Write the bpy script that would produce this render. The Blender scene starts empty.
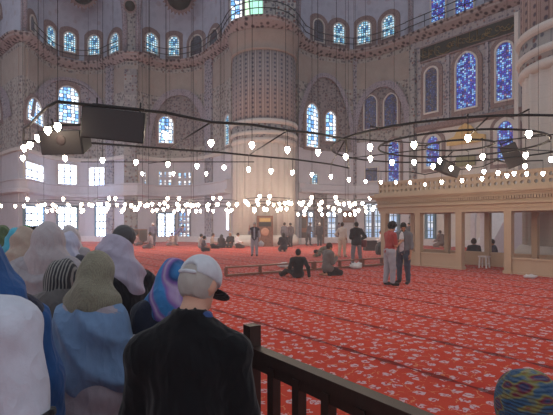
import bpy, bmesh, math, random
import numpy as np
from mathutils import Vector, Matrix
random.seed(7)
SC = bpy.context.scene
COL = SC.collection
PI = math.pi
F = 450.0          # focal length in pixels of a 553 wide frame
CX, HY, EYE = 276.5, 223.0, 1.7

def at(px, py, Y):                      # a world point seen at px,py and Y metres ahead
    return Vector(((px-CX)*Y/F, Y, EYE+(HY-py)*Y/F))
def floor_at(px, py):
    Y = F*EYE/(py-HY)
    return Vector(((px-CX)*Y/F, Y, 0))
def plane_at(px, py, z):
    Y = F*(z-EYE)/(HY-py)
    return Vector(((px-CX)*Y/F, Y, z))

# axes of the hall: U runs along the rows of the carpet, V toward the wall of stained glass
U = Vector((-.615, .788, 0)).normalized(); V = Vector((.788, .615, 0)).normalized()
ROT = math.atan2(V.y, V.x)

# ------------------------------------------------------------------ materials
def srgb(r, g, b):
    f = lambda c: (c/12.92 if c <= .04045 else ((c+.055)/1.055)**2.4)
    return (f(r/255), f(g/255), f(b/255), 1)
class NT:
    def __init__(s, name):
        s.m = bpy.data.materials.new(name); s.m.use_nodes = True
        s.t = s.m.node_tree; s.n = s.t.nodes; s.l = s.t.links
        s.b = s.n['Principled BSDF']
    def node(s, typ, **kw):
        n = s.n.new(typ)
        for k, v in kw.items(): setattr(n, k, v)
        return n
    def link(s, a, b): s.l.new(a, b)
    def val(s, sock, v):
        if hasattr(v, 'is_linked') or isinstance(v, bpy.types.NodeSocket): s.link(v, sock)
        else: sock.default_value = v
    def math(s, op, a, b=0.0, c=0.0, clamp=False):
        n = s.node('ShaderNodeMath', operation=op); n.use_clamp = clamp
        s.val(n.inputs[0], a); s.val(n.inputs[1], b)
        if op in ('MULTIPLY_ADD', 'SMOOTH_MIN', 'WRAP'): s.val(n.inputs[2], c)
        return n.outputs[0]
    def mix(s, fac, a, b):
        n = s.node('ShaderNodeMix', data_type='RGBA')
        s.val(n.inputs[0], fac); s.val(n.inputs[6], a); s.val(n.inputs[7], b)
        return n.outputs[2]
    def coord(s, which='Object'): return s.node('ShaderNodeTexCoord').outputs[which]
    def mapping(s, v, scale=(1,1,1), rot=(0,0,0), loc=(0,0,0)):
        n = s.node('ShaderNodeMapping'); s.link(v, n.inputs[0])
        n.inputs['Scale'].default_value = scale; n.inputs['Rotation'].default_value = rot; n.inputs['Location'].default_value = loc
        return n.outputs[0]
    def noise(s, v, scale, detail=3, rough=.6):
        n = s.node('ShaderNodeTexNoise'); s.link(v, n.inputs['Vector'])
        n.inputs['Scale'].default_value = scale; n.inputs['Detail'].default_value = detail; n.inputs['Roughness'].default_value = rough
        return n.outputs['Fac']
    def vor(s, v, scale, feature='F1', rand=1.0, out='Distance', dims='3D'):
        n = s.node('ShaderNodeTexVoronoi', feature=feature, voronoi_dimensions=dims); s.link(v, n.inputs['Vector'])
        n.inputs['Scale'].default_value = scale; n.inputs['Randomness'].default_value = rand
        return n.outputs[out]
    def ramp(s, fac, stops, interp='LINEAR'):
        n = s.node('ShaderNodeValToRGB'); s.link(fac, n.inputs[0]); r = n.color_ramp; r.interpolation = interp
        while len(r.elements) > 1: r.elements.remove(r.elements[-1])
        r.elements[0].position = stops[0][0]; r.elements[0].color = stops[0][1]
        for p, c in stops[1:]:
            e = r.elements.new(p); e.color = c
        return n.outputs[0]
    def sep(s, v):
        n = s.node('ShaderNodeSeparateXYZ'); s.link(v, n.inputs[0]); return n.outputs
    def bump(s, h, strength=.3, dist=.02):
        n = s.node('ShaderNodeBump'); n.inputs['Strength'].default_value = strength; n.inputs['Distance'].default_value = dist
        s.link(h, n.inputs['Height']); s.link(n.outputs[0], s.b.inputs['Normal'])
    def base(s, c): s.val(s.b.inputs['Base Color'], c)
    def rough(s, r, spec=.3):
        s.b.inputs['Roughness'].default_value = r; s.b.inputs['Specular IOR Level'].default_value = spec
        return s.m

def plain(name, rgb, rough=.6, metal=0, spec=.3, var=.12, scale=8):
    t = NT(name); c = t.coord(); n = t.noise(c, scale)
    a = srgb(*rgb); d = tuple(x*(1-var*2.2) for x in a[:3])+(1,)
    t.base(t.mix(n, d, tuple(min(1, x*(1+var)) for x in a[:3])+(1,)))
    t.b.inputs['Metallic'].default_value = metal
    return t.rough(rough, spec)
_cl = {}
def cloth(rgb, kind='plain', rgb2=None, rgb3=None):
    key = (rgb, kind, rgb2, rgb3)
    if key in _cl: return _cl[key]
    t = NT('fabric'); c = t.coord(); a = srgb(*rgb)
    n = t.noise(c, 14, 4); fine = t.noise(c, 160, 2)
    lo = tuple(x*.78 for x in a[:3])+(1,); hi = tuple(min(1, x*1.15) for x in a[:3])+(1,)
    col = t.mix(n, lo, hi)
    if kind == 'stripe':
        w = t.node('ShaderNodeTexWave', wave_type='BANDS', bands_direction='X'); t.link(c, w.inputs['Vector'])
        w.inputs['Scale'].default_value = 21; w.inputs['Distortion'].default_value = 1.2; w.inputs['Detail'].default_value = 1
        col = t.mix(t.ramp(w.outputs['Fac'], [(.55, (0,0,0,1)), (.8, (1,1,1,1))]), col, srgb(*rgb2))
    elif kind == 'swirl':
        wv = t.node('ShaderNodeTexWave', wave_type='BANDS', bands_direction='X'); t.link(t.mapping(c, (1, 1, .7), (0, .8, .3)), wv.inputs['Vector']); wv.inputs['Scale'].default_value = 1.7; wv.inputs['Distortion'].default_value = 3.5; wv.inputs['Detail'].default_value = 1.5; wv.inputs['Detail Scale'].default_value = 2.5; w = wv.outputs['Fac']
        col = t.ramp(w, [(.12, srgb(*rgb)), (.3, srgb(44,70,120)), (.45, srgb(*rgb2)), (.6, srgb(*rgb3)), (.75, srgb(*rgb2)), (.88, srgb(*rgb))])
    elif kind == 'rainbow':
        w = t.noise(t.mapping(c, (1, 1, 1.8)), 15, 1.5)
        col = t.ramp(w, [(.3, srgb(40,46,66)), (.4, srgb(44,74,110)), (.47, srgb(64,88,110)), (.51, srgb(128,120,70)), (.56, srgb(112,44,60)), (.63, srgb(50,62,96)), (.7, srgb(104,40,66))])
        ww = t.node('ShaderNodeTexWave', wave_type='BANDS', bands_direction='Z'); t.link(c, ww.inputs['Vector']); ww.inputs['Scale'].default_value = 40; ww.inputs['Distortion'].default_value = 3
        t.bump(ww.outputs['Fac'], .7, .01)
    elif kind == 'weave':
        v = t.vor(c, 150, rand=.4); col = t.mix(t.ramp(v, [(.3, (0,0,0,1)), (.7, (1,1,1,1))]), col, srgb(*rgb2))
    elif kind == 'camo':
        v = t.noise(c, 9, 2); col = t.ramp(v, [(.42, srgb(*rgb)), (.5, srgb(*rgb2)), (.6, srgb(*rgb3))], 'CONSTANT')
    t.base(col)
    if kind != 'rainbow': t.bump(t.math('ADD', t.math('MULTIPLY', n, .8), t.math('MULTIPLY', fine, .25)), .35, .012) if kind == 'rainbow' else t.bump(t.math('ADD', t.math('MULTIPLY', t.math('ABSOLUTE', t.math('SUBTRACT', t.noise(t.mapping(c, (1,1,.45), (0,.5,0)), 9, 2), .5)), -5), t.math('MULTIPLY', fine, .15)), .5, .02)
    m = t.rough(.9, .1); m.name = 'fabric'
    t.b.inputs['Sheen Weight'].default_value = .15
    _cl[key] = m
    return m

def ornament(name, base, c2, c3, scale=2.0, amount=.8, plainarea=None, stone=None):
    """painted and tiled arabesque: cells with darker outlines and a coloured heart"""
    t = NT(name); c = t.coord()
    e = t.vor(c, scale*.5, 'DISTANCE_TO_EDGE', .25); f1 = t.vor(c, scale, 'F1', .55); f2 = t.vor(c, scale*1.5, 'F1', .7)
    big = t.noise(c, .35, 4)
    line = t.ramp(e, [(.02, (1,1,1,1)), (.06, (0,0,0,1))])
    heart = t.ramp(f1, [(.16, (1,1,1,1)), (.24, (0,0,0,1))])
    dots = t.ramp(f2, [(.3, (1,1,1,1)), (.42, (0,0,0,1))])
    a = srgb(*base)
    col = t.mix(big, tuple(x*.8 for x in a[:3])+(1,), tuple(min(1, x*1.15) for x in a[:3])+(1,))
    col = t.mix(t.math('MULTIPLY', dots, amount*.85), col, srgb(*c2))
    col = t.mix(t.math('MULTIPLY', heart, amount), col, srgb(*c3))
    col = t.mix(t.math('MULTIPLY', line, amount*.35), col, srgb(*c2))
    if stone:
        z = t.sep(c)[2]; lo, hi = plainarea
        k = t.math('MULTIPLY', t.math('GREATER_THAN', z, lo), t.math('LESS_THAN', z, hi))
        st = t.mix(t.noise(c, 1.3, 6, .7), tuple(x*.72 for x in srgb(*stone)[:3])+(1,), tuple(min(1, x*1.2) for x in srgb(*stone)[:3])+(1,))
        col = t.mix(k, col, st)
    t.base(col)
    return t.rough(.75, .2)

def stonework(name, rgb, block=(1.1, .5), joint=.8, rough=.65, vein=.25):
    t = NT(name); c = t.coord(); a = srgb(*rgb)
    n = t.noise(t.mapping(c, (1, 1, .4)), 1.6, 6, .65); n2 = t.noise(c, 9, 4)
    col = t.mix(n, tuple(x*(1-vein) for x in a[:3])+(1,), tuple(min(1, x*(1+vein*.6)) for x in a[:3])+(1,))
    z = t.sep(c)[2]
    fr = t.math('FRACT', t.math('DIVIDE', z, block[1]))
    j = t.math('LESS_THAN', fr, .05)
    col = t.mix(t.math('MULTIPLY', j, 1-joint), col, tuple(x*.5 for x in a[:3])+(1,))
    col = t.mix(t.math('MULTIPLY', n2, .25), col, tuple(x*.7 for x in a[:3])+(1,))
    t.base(col)
    return t.rough(rough, .3)

def wood(name, rgb, rough=.45):
    t = NT(name); c = t.coord(); a = srgb(*rgb)
    w = t.noise(t.mapping(c, (18, 18, 2)), 2.5, 5, .6)
    t.base(t.mix(w, tuple(x*.55 for x in a[:3])+(1,), tuple(min(1, x*1.25) for x in a[:3])+(1,)))
    return t.rough(rough, .4)

def emit(name, rgb, strength):
    t = NT(name)
    t.b.inputs['Base Color'].default_value = srgb(*rgb)
    t.b.inputs['Emission Color'].default_value = srgb(*rgb); t.b.inputs['Emission Strength'].default_value = strength
    return t.rough(.3)

def stained(name, stops, strength, scale=6, lead=.06, rand=.35, shape=(1,1,1), dots=None):
    """window glass lit from outside: cells of coloured glass in dark leading"""
    t = NT(name); c = t.mapping(t.coord(), shape)
    n = t.node('ShaderNodeTexVoronoi', feature='F1', voronoi_dimensions='3D'); t.link(c, n.inputs['Vector'])
    n.inputs['Scale'].default_value = scale; n.inputs['Randomness'].default_value = rand
    r = t.sep(n.outputs['Color'])[0]
    col = t.ramp(r, stops, 'CONSTANT')
    e = t.vor(c, scale, 'DISTANCE_TO_EDGE', rand)
    k = t.ramp(e, [(lead*.7, (0.03,.03,.05,1)), (lead*1.5, (1,1,1,1))])
    mm = t.node('ShaderNodeMix', data_type='RGBA', blend_type='MULTIPLY'); mm.inputs[0].default_value = 1
    t.link(col, mm.inputs[6]); t.link(k, mm.inputs[7])
    t.link(mm.outputs[2], t.b.inputs['Emission Color']); t.b.inputs['Emission Strength'].default_value = strength
    t.b.inputs['Base Color'].default_value = (.02, .02, .03, 1)
    return t.rough(.25, .4)

# ------------------------------------------------------------------ objects
def tag(o, label=None, cat=None, group=None, kind=None):
    if label: o['label'] = label
    if cat: o['category'] = cat
    if group: o['group'] = group
    if kind: o['kind'] = kind
    return o
def empty(name, loc=(0,0,0), rz=0.0, label=None, cat=None, group=None, kind=None):
    o = bpy.data.objects.new(name, None); COL.objects.link(o); o.location = loc; o.rotation_euler = (0, 0, rz)
    o.empty_display_size = .1
    return tag(o, label, cat, group, kind)
def link(name, me, mat=None, parent=None, smooth=None):
    o = bpy.data.objects.new(name, me); COL.objects.link(o)
    if mat is not None and len(me.materials) == 0:
        for m in (mat if isinstance(mat, (list, tuple)) else [mat]): me.materials.append(m)
    if parent is not None: o.parent = parent
    return o
class MB:
    def __init__(s): s.v = []; s.f = []; s.sm = []
    def add(s, vs, fs, smooth=False):
        k = len(s.v); s.v += [tuple(v) for v in vs]; s.f += [tuple(i+k for i in f) for f in fs]; s.sm += [smooth]*len(fs); return s
    def box(s, c, size, rz=0.0, M=None):
        hx, hy, hz = (q/2 for q in size); c = Vector(c)
        R = M if M is not None else Matrix.Rotation(rz, 3, 'Z')
        vs = [c + R @ Vector((x*hx, y*hy, z*hz)) for x in (-1, 1) for y in (-1, 1) for z in (-1, 1)]
        return s.add(vs, [(0,1,3,2), (4,6,7,5), (0,4,5,1), (2,3,7,6), (0,2,6,4), (1,5,7,3)])
    def beam(s, a, b, w, h):           # box from a to b, w wide (horizontal) and h high
        a, b = Vector(a), Vector(b); d = b-a; L = d.length; d.normalize()
        up = Vector((0,0,1)) if abs(d.z) < .95 else Vector((0,1,0))
        sx = d.cross(up).normalized(); uz = sx.cross(d)
        vs = []
        for p in (a, b):
            for (i, j) in ((-1,-1), (1,-1), (1,1), (-1,1)): vs.append(p + sx*(i*w/2) + uz*(j*h/2))
        return s.add(vs, [(0,1,2,3), (7,6,5,4), (0,4,5,1), (1,5,6,2), (2,6,7,3), (3,7,4,0)])
    def tube(s, pts, r, n=8, closed=False, caps=True):
        pts = [Vector(p) for p in pts]; N = len(pts); vs = []; fs = []
        rs = r if isinstance(r, (list, tuple)) else [r]*N
        for i, p in enumerate(pts):
            a = pts[(i-1) % N] if (closed or i > 0) else p; b = pts[(i+1) % N] if (closed or i < N-1) else p
            d = (b-a).normalized(); up = Vector((0,0,1)) if abs(d.z) < .9 else Vector((1,0,0))
            x = d.cross(up).normalized(); y = x.cross(d)
            for k in range(n):
                t = 2*PI*k/n; vs.append(p + x*(math.cos(t)*rs[i]) + y*(math.sin(t)*rs[i]))
        for i in range(N if closed else N-1):
            j = (i+1) % N
            for k in range(n):
                q = (k+1) % n; fs.append((i*n+k, j*n+k, j*n+q, i*n+q))
        if caps and not closed:
            fs.append(tuple(range(n))); fs.append(tuple(range((N-1)*n, N*n))[::-1])
        return s.add(vs, fs, True)
    def lathe(s, prof, n=24, c=(0,0,0), flute=0.0, nf=0, a0=0, a1=2*PI, smooth=True):
        c = Vector(c); N = len(prof); vs = []; fs = []
        full = abs(a1-a0-2*PI) < 1e-6; K = n if full else n+1
        for (r, z) in prof:
            for k in range(K):
                t = a0+(a1-a0)*k/n
                rr = r*(1-flute*abs(math.sin(nf*t/2))**.6 if (nf and flute) else 1)
                vs.append(c+Vector((rr*math.cos(t), rr*math.sin(t), z)))
        for i in range(N-1):
            for k in range(n):
                q = (k+1) % K; fs.append((i*K+k, i*K+q, (i+1)*K+q, (i+1)*K+k))
        if full:
            if prof[0][0] > 1e-4: fs.append(tuple(range(K))[::-1])
            if prof[-1][0] > 1e-4: fs.append(tuple(range((N-1)*K, N*K)))
        return s.add(vs, fs, smooth)
    def prism(s, poly, d, M=None):      # polygon in x,z extruded d along +y
        n = len(poly); M = M or Matrix.Identity(4)
        vs = [M @ Vector((x, 0, z)) for x, z in poly] + [M @ Vector((x, d, z)) for x, z in poly]
        return s.add(vs, [tuple(range(n)), tuple(range(n, 2*n))[::-1]] + [(i, i+n, (i+1) % n+n, (i+1) % n) for i in range(n)])
    def ring(s, out, inn, d, y0=0.0):   # frame between two outlines of equal count, in x,z, d deep
        n = len(out); vs = []
        for y in (y0, y0+d):
            vs += [(x, y, z) for x, z in out] + [(x, y, z) for x, z in inn]
        fs = []
        for i in range(n):
            j = (i+1) % n
            fs += [(i, j, n+j, n+i), (2*n+i, 3*n+i, 3*n+j, 2*n+j), (i, 2*n+i, 2*n+j, j), (n+i, n+j, 3*n+j, 3*n+i)]
        return s.add(vs, fs)
    def mesh(s, name):
        me = bpy.data.meshes.new(name); me.from_pydata(s.v, [], s.f)
        me.polygons.foreach_set('use_smooth', s.sm); me.update()
        bm = bmesh.new(); bm.from_mesh(me); bmesh.ops.recalc_face_normals(bm, faces=bm.faces); bm.to_mesh(me); bm.free()
        return me
    def build(s, name, mat, parent=None, **kw):
        return tag(link(name, s.mesh(name), mat, parent), **kw)

def catmull(pts, sub=6):
    pts = [Vector(p) for p in pts]; out = []
    for i in range(len(pts)-1):
        p0 = pts[max(i-1, 0)]; p1 = pts[i]; p2 = pts[i+1]; p3 = pts[min(i+2, len(pts)-1)]
        for k in range(sub):
            t = k/sub
            out.append(.5*((2*p1)+(p2-p0)*t+(2*p0-5*p1+4*p2-p3)*t*t+(3*p1-p0-3*p2+p3)*t**3))
    out.append(pts[-1]); return out
def path_px(lst, sub=6, smooth=True):
    pts = [Vector(((px-CX)*Y/F, Y, 0)) for px, Y in lst]
    return catmull(pts, sub) if smooth else pts
def normals(path):
    out = []
    for i in range(len(path)):
        a = path[max(i-1, 0)]; b = path[min(i+1, len(path)-1)]; d = (b-a).normalized()
        out.append(Vector((d.y, -d.x, 0)))
    return out
def sweep(path, prof, mb=None, smooth=True):
    """strip along a plan path (left to right seen from the hall); profile = (into the hall, height)"""
    mb = mb or MB(); nn = normals(path); K = len(prof); vs = []
    for p, n in zip(path, nn):
        for o, z in prof: vs.append(p + n*o + Vector((0, 0, z)))
    fs = [(i*K+k, (i+1)*K+k, (i+1)*K+k+1, i*K+k+1) for i in range(len(path)-1) for k in range(K-1)]
    return mb.add(vs, fs, smooth)
def closed_sweep(path, prof, mb=None, smooth=False):
    mb = mb or MB(); pr = list(prof)+[prof[0]]; sweep(path, pr, mb, smooth)
    K = len(prof); nn = normals(path)
    for i in (0, -1):
        mb.add([path[i]+nn[i]*o+Vector((0,0,z)) for o, z in prof], [tuple(range(K))])
    return mb
def on_path(path, px):
    for a, b in zip(path, path[1:]):
        pa, pb = CX+F*a.x/a.y, CX+F*b.x/b.y
        if min(pa, pb) <= px <= max(pa, pb) and abs(pb-pa) > 1e-6:
            # exact intersection with the view plane through px
            k = (px-CX)/F; den = (b.x-a.x)-k*(b.y-a.y); t = (k*a.y-a.x)/den
            return a.lerp(b, t)
    return path[0] if px < CX+F*path[0].x/path[0].y else path[-1]
# ------------------------------------------------------------------ the hall
M_tile = ornament('painted_tile', (150,147,145), (66,62,82), (120,72,64), 2.3, .95)
M_wall = ornament('painted_wall', (160,154,148), (80,72,84), (116,80,72), 2.2, .9, (13.2, 15.4), (156,144,136))
M_lower = stonework('grey_marble', (192,188,196), vein=.2)
M_qibla = ornament('qibla_tile', (162,154,154), (84,82,104), (140,96,88), 2.6, .85)
M_marble = stonework('pale_marble', (202,194,188), vein=.16)
M_mahfil = stonework('warm_marble', (186,160,134), (1,.4), .95, .5, .18)
M_dome = ornament('dome_plaster', (170,174,190), (142,144,164), (140,120,120), .9, .35)
M_terra = ornament('terracotta_paint', (134,114,112), (92,80,88), (116,88,84), 5.0, .7)
M_iron = plain('dark_iron', (30,28,30), .5, .6)
M_gold = plain('gilding', (128,108,66), .5, .3)
M_green = plain('dark_green_paint', (38,36,26), .6)
M_white = plain('white_marble', (215,210,212), .4)
M_wood = wood('brown_wood', (52,34,28))
M_wood2 = wood('red_wood', (122,72,54))
M_dark = plain('black_plastic', (34,33,36), .55)
M_grille = plain('speaker_grille', (58,54,56), .7, scale=60)
G_white = stained('daylight_glass', [(0, srgb(220,232,255)), (.5, srgb(190,212,255)), (.8, srgb(236,242,255))], 9.0, 2.0, .02, .1)
G_cyan = stained('lattice_glass', [(0, srgb(190,235,255)), (.3, srgb(120,190,225)), (.55, srgb(235,250,255)), (.75, srgb(60,120,170)), (.9, srgb(150,215,235))], 1.15, 5.0, .13, .25)
G_arch = stained('arch_glass', [(0, srgb(225,238,255)), (.35, srgb(150,200,240)), (.6, srgb(250,252,255)), (.85, srgb(90,150,210))], 2.0, 3.0, .1, .3)
G_blue = stained('blue_glass', [(0, srgb(50,70,190)), (.3, srgb(110,170,240)), (.5, srgb(40,40,130)), (.65, srgb(170,210,255)), (.8, srgb(90,60,170)), (.95, srgb(150,110,140))], 1.0, 7, .1, .4)
G_dim = stained('dim_glass', [(0, srgb(80,80,130)), (.3, srgb(90,110,170)), (.5, srgb(120,90,90)), (.7, srgb(60,60,100)), (.85, srgb(130,120,110))], .5, 7, .12, .5)
G_teal = stained('green_glass', [(0, srgb(215,255,215)), (.4, srgb(170,240,210)), (.75, srgb(240,255,225))], 1.5, 1.2, .05, .4, (1,1,.3))
G_day = stained('pale_daylight_glass', [(0, srgb(205,222,245)), (.5, srgb(170,198,235)), (.8, srgb(232,240,255))], 1.1, 2.0, .02, .1)
G_dark = stained('unlit_glass', [(0, srgb(70,72,86)), (.5, srgb(92,94,108))], .35, 5, .14, .3)

def carpet():
    t = NT('red_prayer_carpet'); c = t.mapping(t.coord(), rot=(0, 0, -ROT))
    xyz = t.sep(c); a, b = xyz[0], xyz[1]          # a toward the tiled wall, b along the rows
    wob = t.noise(c, 3.0, 2)
    row = t.math('FRACT', t.math('DIVIDE', t.math('ADD', a, .18), 1.33))
    d = t.math('ABSOLUTE', t.math('SUBTRACT', row, .5))
    bandw = t.math('ADD', .03, t.math('MULTIPLY', t.math('SINE', t.math('MULTIPLY', b, 9.4)), .016))
    band = t.math('LESS_THAN', d, bandw)
    halo = t.ramp(d, [(.05, (1,1,1,1)), (.15, (0,0,0,1))])
    base = t.mix(t.noise(c, .6, 3), srgb(182,55,42), srgb(204,76,55))
    base = t.mix(t.math('MULTIPLY', halo, .35), base, srgb(160,40,38))
    base = t.mix(t.math('MULTIPLY', t.noise(c, 40, 2), .35), base, srgb(120,24,26))
    wv = t.node('ShaderNodeVectorMath', operation='MULTIPLY_ADD'); t.link(c, wv.inputs[0]); wv.inputs[1].default_value = (1,1,1)
    nn = t.node('ShaderNodeTexNoise'); t.link(c, nn.inputs['Vector']); nn.inputs['Scale'].default_value = 16; nn.inputs['Detail'].default_value = 1
    sc = t.node('ShaderNodeVectorMath', operation='SCALE'); t.link(nn.outputs['Color'], sc.inputs[0]); sc.inputs['Scale'].default_value = .09
    t.link(sc.outputs[0], wv.inputs[2]); cw = wv.outputs[0]
    fl = t.vor(t.mapping(cw, (1,1,0)), 5.2, 'F1', .55, dims='2D'); pet = t.vor(t.mapping(cw, (1,1,0)), 21, 'F1', .8, dims='2D')
    flower = t.math('MULTIPLY', t.math('LESS_THAN', fl, .27), t.math('LESS_THAN', pet, .52))
    heart = t.math('LESS_THAN', fl, .06)
    ed = t.vor(t.mapping(cw, (1,1,0)), 4.2, 'DISTANCE_TO_EDGE', .9, dims='2D')
    vine = t.math('MULTIPLY', t.math('LESS_THAN', ed, .022), t.math('GREATER_THAN', t.noise(c, 7, 1), .5))
    col = t.mix(t.math('MULTIPLY', vine, .6), base, srgb(205,150,110))
    col = t.mix(t.math('MULTIPLY', flower, .75), col, srgb(196,178,186))
    col = t.mix(heart, col, srgb(150,60,70))
    col = t.mix(t.math('MULTIPLY', t.math('MULTIPLY', band, .95), t.math('ADD', .35, t.math('MULTIPLY', t.noise(c, 5, 2), .8)), clamp=True), col, srgb(72,18,22))
    t.base(col); t.bump(t.noise(c, 300, 2), .3, .01)
    return t.rough(.95, .08)
M_carpet = carpet()
mb = MB(); R = Matrix.Rotation(ROT, 3, 'Z')
fl = MB(); N = 8
fl.add([(-60,-6,0), (60,-6,0), (60,62,0), (-60,62,0), (-60,-6,-.2), (60,-6,-.2), (60,62,-.2), (-60,62,-.2)], [(0,1,2,3), (4,7,6,5), (0,4,5,1), (1,5,6,2), (2,6,7,3), (3,7,4,0)])
fl.build('floor', M_carpet, kind='structure')

ZC = 16.4
scA = path_px([(-78,36.5), (-60,40.2), (-36,41.2), (-10,40), (14,35.6), (24,34.9)])
scB = path_px([(24,34.9), (34,36.8), (50,39.6), (76,41.3), (101,41.3), (118,39.8), (125,39.1)])
flatB = path_px([(125,39.1), (138,39.1)], smooth=False)
scC = path_px([(138,39.1), (154,40.6), (176,41.2), (201,40.1), (219,37.6), (231,35.4)])
P1 = Vector((-.98, 35.2, 0)); P2 = Vector((12.5, 17.9, 0))
scD = path_px([(298,36.0), (308,37), (321,37.9), (352,38.8), (377,37.9), (397,36.6), (411,35.6)])
def qpt(px):
    k = (px-CX)/F; Y = 30.2/(k*V.x+V.y); return Vector((k*Y, Y, 0))
qib = [qpt(px) for px in (411, 430, 450, 470, 490, 517, 560, 600)]
left_path = scA + scB[1:] + flatB[1:] + scC[1:]
def shell(name, path, zb, zt, mat, th=.5):
    return closed_sweep(path, [(0, zb), (0, zt), (-th, zt), (-th, zb)], smooth=False).build(name, mat, kind='structure')
# lower storey in grey marble, upper storey painted
for nm, pth, m1, m2, zs in (('wall_left', left_path, M_wall, M_lower, 7.6), ('wall_front', scD, M_wall, M_lower, 8.6), ('wall_right', qib, M_qibla, M_marble, 9.0)):
    root = empty(nm, kind='structure')
    closed_sweep(pth, [(0, 0), (0, zs), (-.5, zs), (-.5, 0)]).build('lower_wall', m2, root)
    closed_sweep(pth, [(0, zs), (0, ZC), (-.5, ZC), (-.5, zs)]).build('upper_wall', m1, root)
# white skirtings added for the glints at the wall foot, and a string course
tn = 0
def trim(path, prof, mat, **kw):
    global tn; tn += 1
    return closed_sweep(path, prof, smooth=False).build('trim_%d' % tn, mat, kind='structure')
for nm, pth in (('left', left_path), ('front', scD), ('right', qib)):
    closed_sweep(pth, [(0, 0), (.35, 0), (.35, .5), (0, .5)]).build('glint_skirting_'+nm, M_white, kind='structure')
trim(left_path, [(0,4.0), (.55,4.1), (.55,4.35), (.35,4.4), (.35,5.0), (.45,5.05), (.45,5.15), (0,5.15)], M_lower)
trim(left_path, [(0,7.3), (.2,7.35), (.2,7.6), (0,7.65)], M_marble)
trim(scD, [(0,4.1), (.4,4.2), (.4,4.4), (.2,4.45), (.2,4.9), (0,4.95)], M_lower)
trim(qib, [(0,8.7), (.25,8.8), (.35,9.1), (0,9.15)], M_terra)
# great cornice running round niches, pier and tiled wall
def cornice_mat():
    t = NT('cornice_brackets'); c = t.coord(); v = t.vor(t.mapping(c, (1,1,.8)), 2.7, 'F1', .45)
    t.base(t.ramp(v, [(.18, srgb(56,46,54)), (.32, srgb(96,82,84)), (.46, srgb(156,144,142))])); return t.rough(.8, .2)
M_corn = cornice_mat()
pierc = path_px([(231,35.4), (236,33.9), (242,33.0), (252,32.5), (264,32.35), (276,32.6), (287,33.6), (298,36.0)])
allc = left_path + pierc[1:] + scD[1:] + [p for p in qib[1:]]
prof_c = [(-.2, 15.75), (.1, 15.8), (.35, 15.95), (.6, 16.1), (.65, 16.25), (.75, 16.28), (.75, 16.4), (-.2, 16.4)]
trim(allc, prof_c, M_corn)

# drums and half domes above the cornice
def dome_prof(zt, lean, base=16.35, vert=2.6):
    pr = [(0, base), (0, base+vert)]
    for k in range(1, 9):
        t = k/8; pr.append((lean*(1-math.cos(t*PI/2)), base+vert+(zt-base-vert)*math.sin(t*PI/2)))
    return pr
edges = {}
root_c = empty('ceiling', kind='structure')
for nm, pth in (('a', scA), ('b', scB), ('c', scC), ('d', scD)):
    pr = dome_prof(25.5, 4.2); mbd = sweep(pth, pr)
    mbd.build('half_dome', M_dome, root_c)
    nn = normals(pth)
    edges[nm] = ([pth[0]+nn[0]*o+Vector((0,0,z)) for o, z in pr], [pth[-1]+nn[-1]*o+Vector((0,0,z)) for o, z in pr])
def loft(c1, c2, mat, name, bulge=.0):
    K = len(c1); mb = MB(); S = 8; vs = []
    for i in range(K):
        for s in range(S+1): vs.append(c1[i].lerp(c2[i], s/S)+Vector((0, bulge*math.sin(PI*s/S), 0)))
    mb.add(vs, [(i*(S+1)+s, i*(S+1)+s+1, (i+1)*(S+1)+s+1, (i+1)*(S+1)+s) for i in range(K-1) for s in range(S)], True)
    return mb.build(name, mat, root_c)
loft(edges['a'][1], edges['b'][0], M_tile, 'spandrel')
loft(edges['b'][1], edges['c'][0], M_tile, 'spandrel')
loft(edges['c'][1], edges['d'][0], M_tile, 'spandrel', .8)
M_rib = ornament('rib_paint', (150,142,150), (78,72,92), (120,84,78), 4.5, .6)
for nm in 'abcd':
    for e in edges[nm]:
        MB().tube(e, .24, 8).build('rib', M_rib, root_c)
qtop = [p for p in qib]
closed_sweep(qtop, [(-.1,16.3), (-.1,22), (2.0,25), (2.0,25.4), (-.6,22.2), (-.6,16.3)]).build('drum_wall', M_dome, root_c)

# painted round medallions on the vaults
def medallion(px, py, Y, r, label, fr=.0):
    p = at(px, py, Y); o = empty('painted_medallion', p, 0, label, 'medallion')
    o.rotation_euler = (math.radians(-68), 0, math.atan2(-p.x, p.y))
    mb = MB(); mb.lathe([(r, 0), (r, .05), (0, .05)], 40); mb.build('disc', M_green, o)
    n = 26; vs = []; fs = []
    mb = MB()
    out = [((r*(1.42 if k % 2 else 1.16))*math.cos(PI*k/n), (r*(1.42 if k % 2 else 1.16))*math.sin(PI*k/n)) for k in range(2*n)]
    inn = [(r*.96*math.cos(PI*k/n), r*.96*math.sin(PI*k/n)) for k in range(2*n)]
    mb.ring(out, inn, .04)
    me = mb.mesh('fringe'); me.transform(Matrix.Rotation(PI/2, 4, 'X')); link('fringe', me, M_terra, o)
    mg = MB()
    for k in range(14):
        a0 = random.random()*6.28; rr = r*random.uniform(.15, .75); pts = [Vector((rr*math.cos(a0+t*.25), rr*math.sin(a0+t*.25), .055)) for t in range(5)]
        mg.tube(pts, .035*r, 4)
    mg.build('gilt_calligraphy', M_gold, o)
medallion(179, -3, 38.6, 1.05, 'large dark roundel with a scalloped red fringe painted on the vault')
medallion(82, -8, 39.2, 1.0, 'scalloped red painted roundel cut by the top edge above four lattice windows')
medallion(130, 6, 38.0, .42, 'small dark roundel between the two lower vault ribs')

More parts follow.
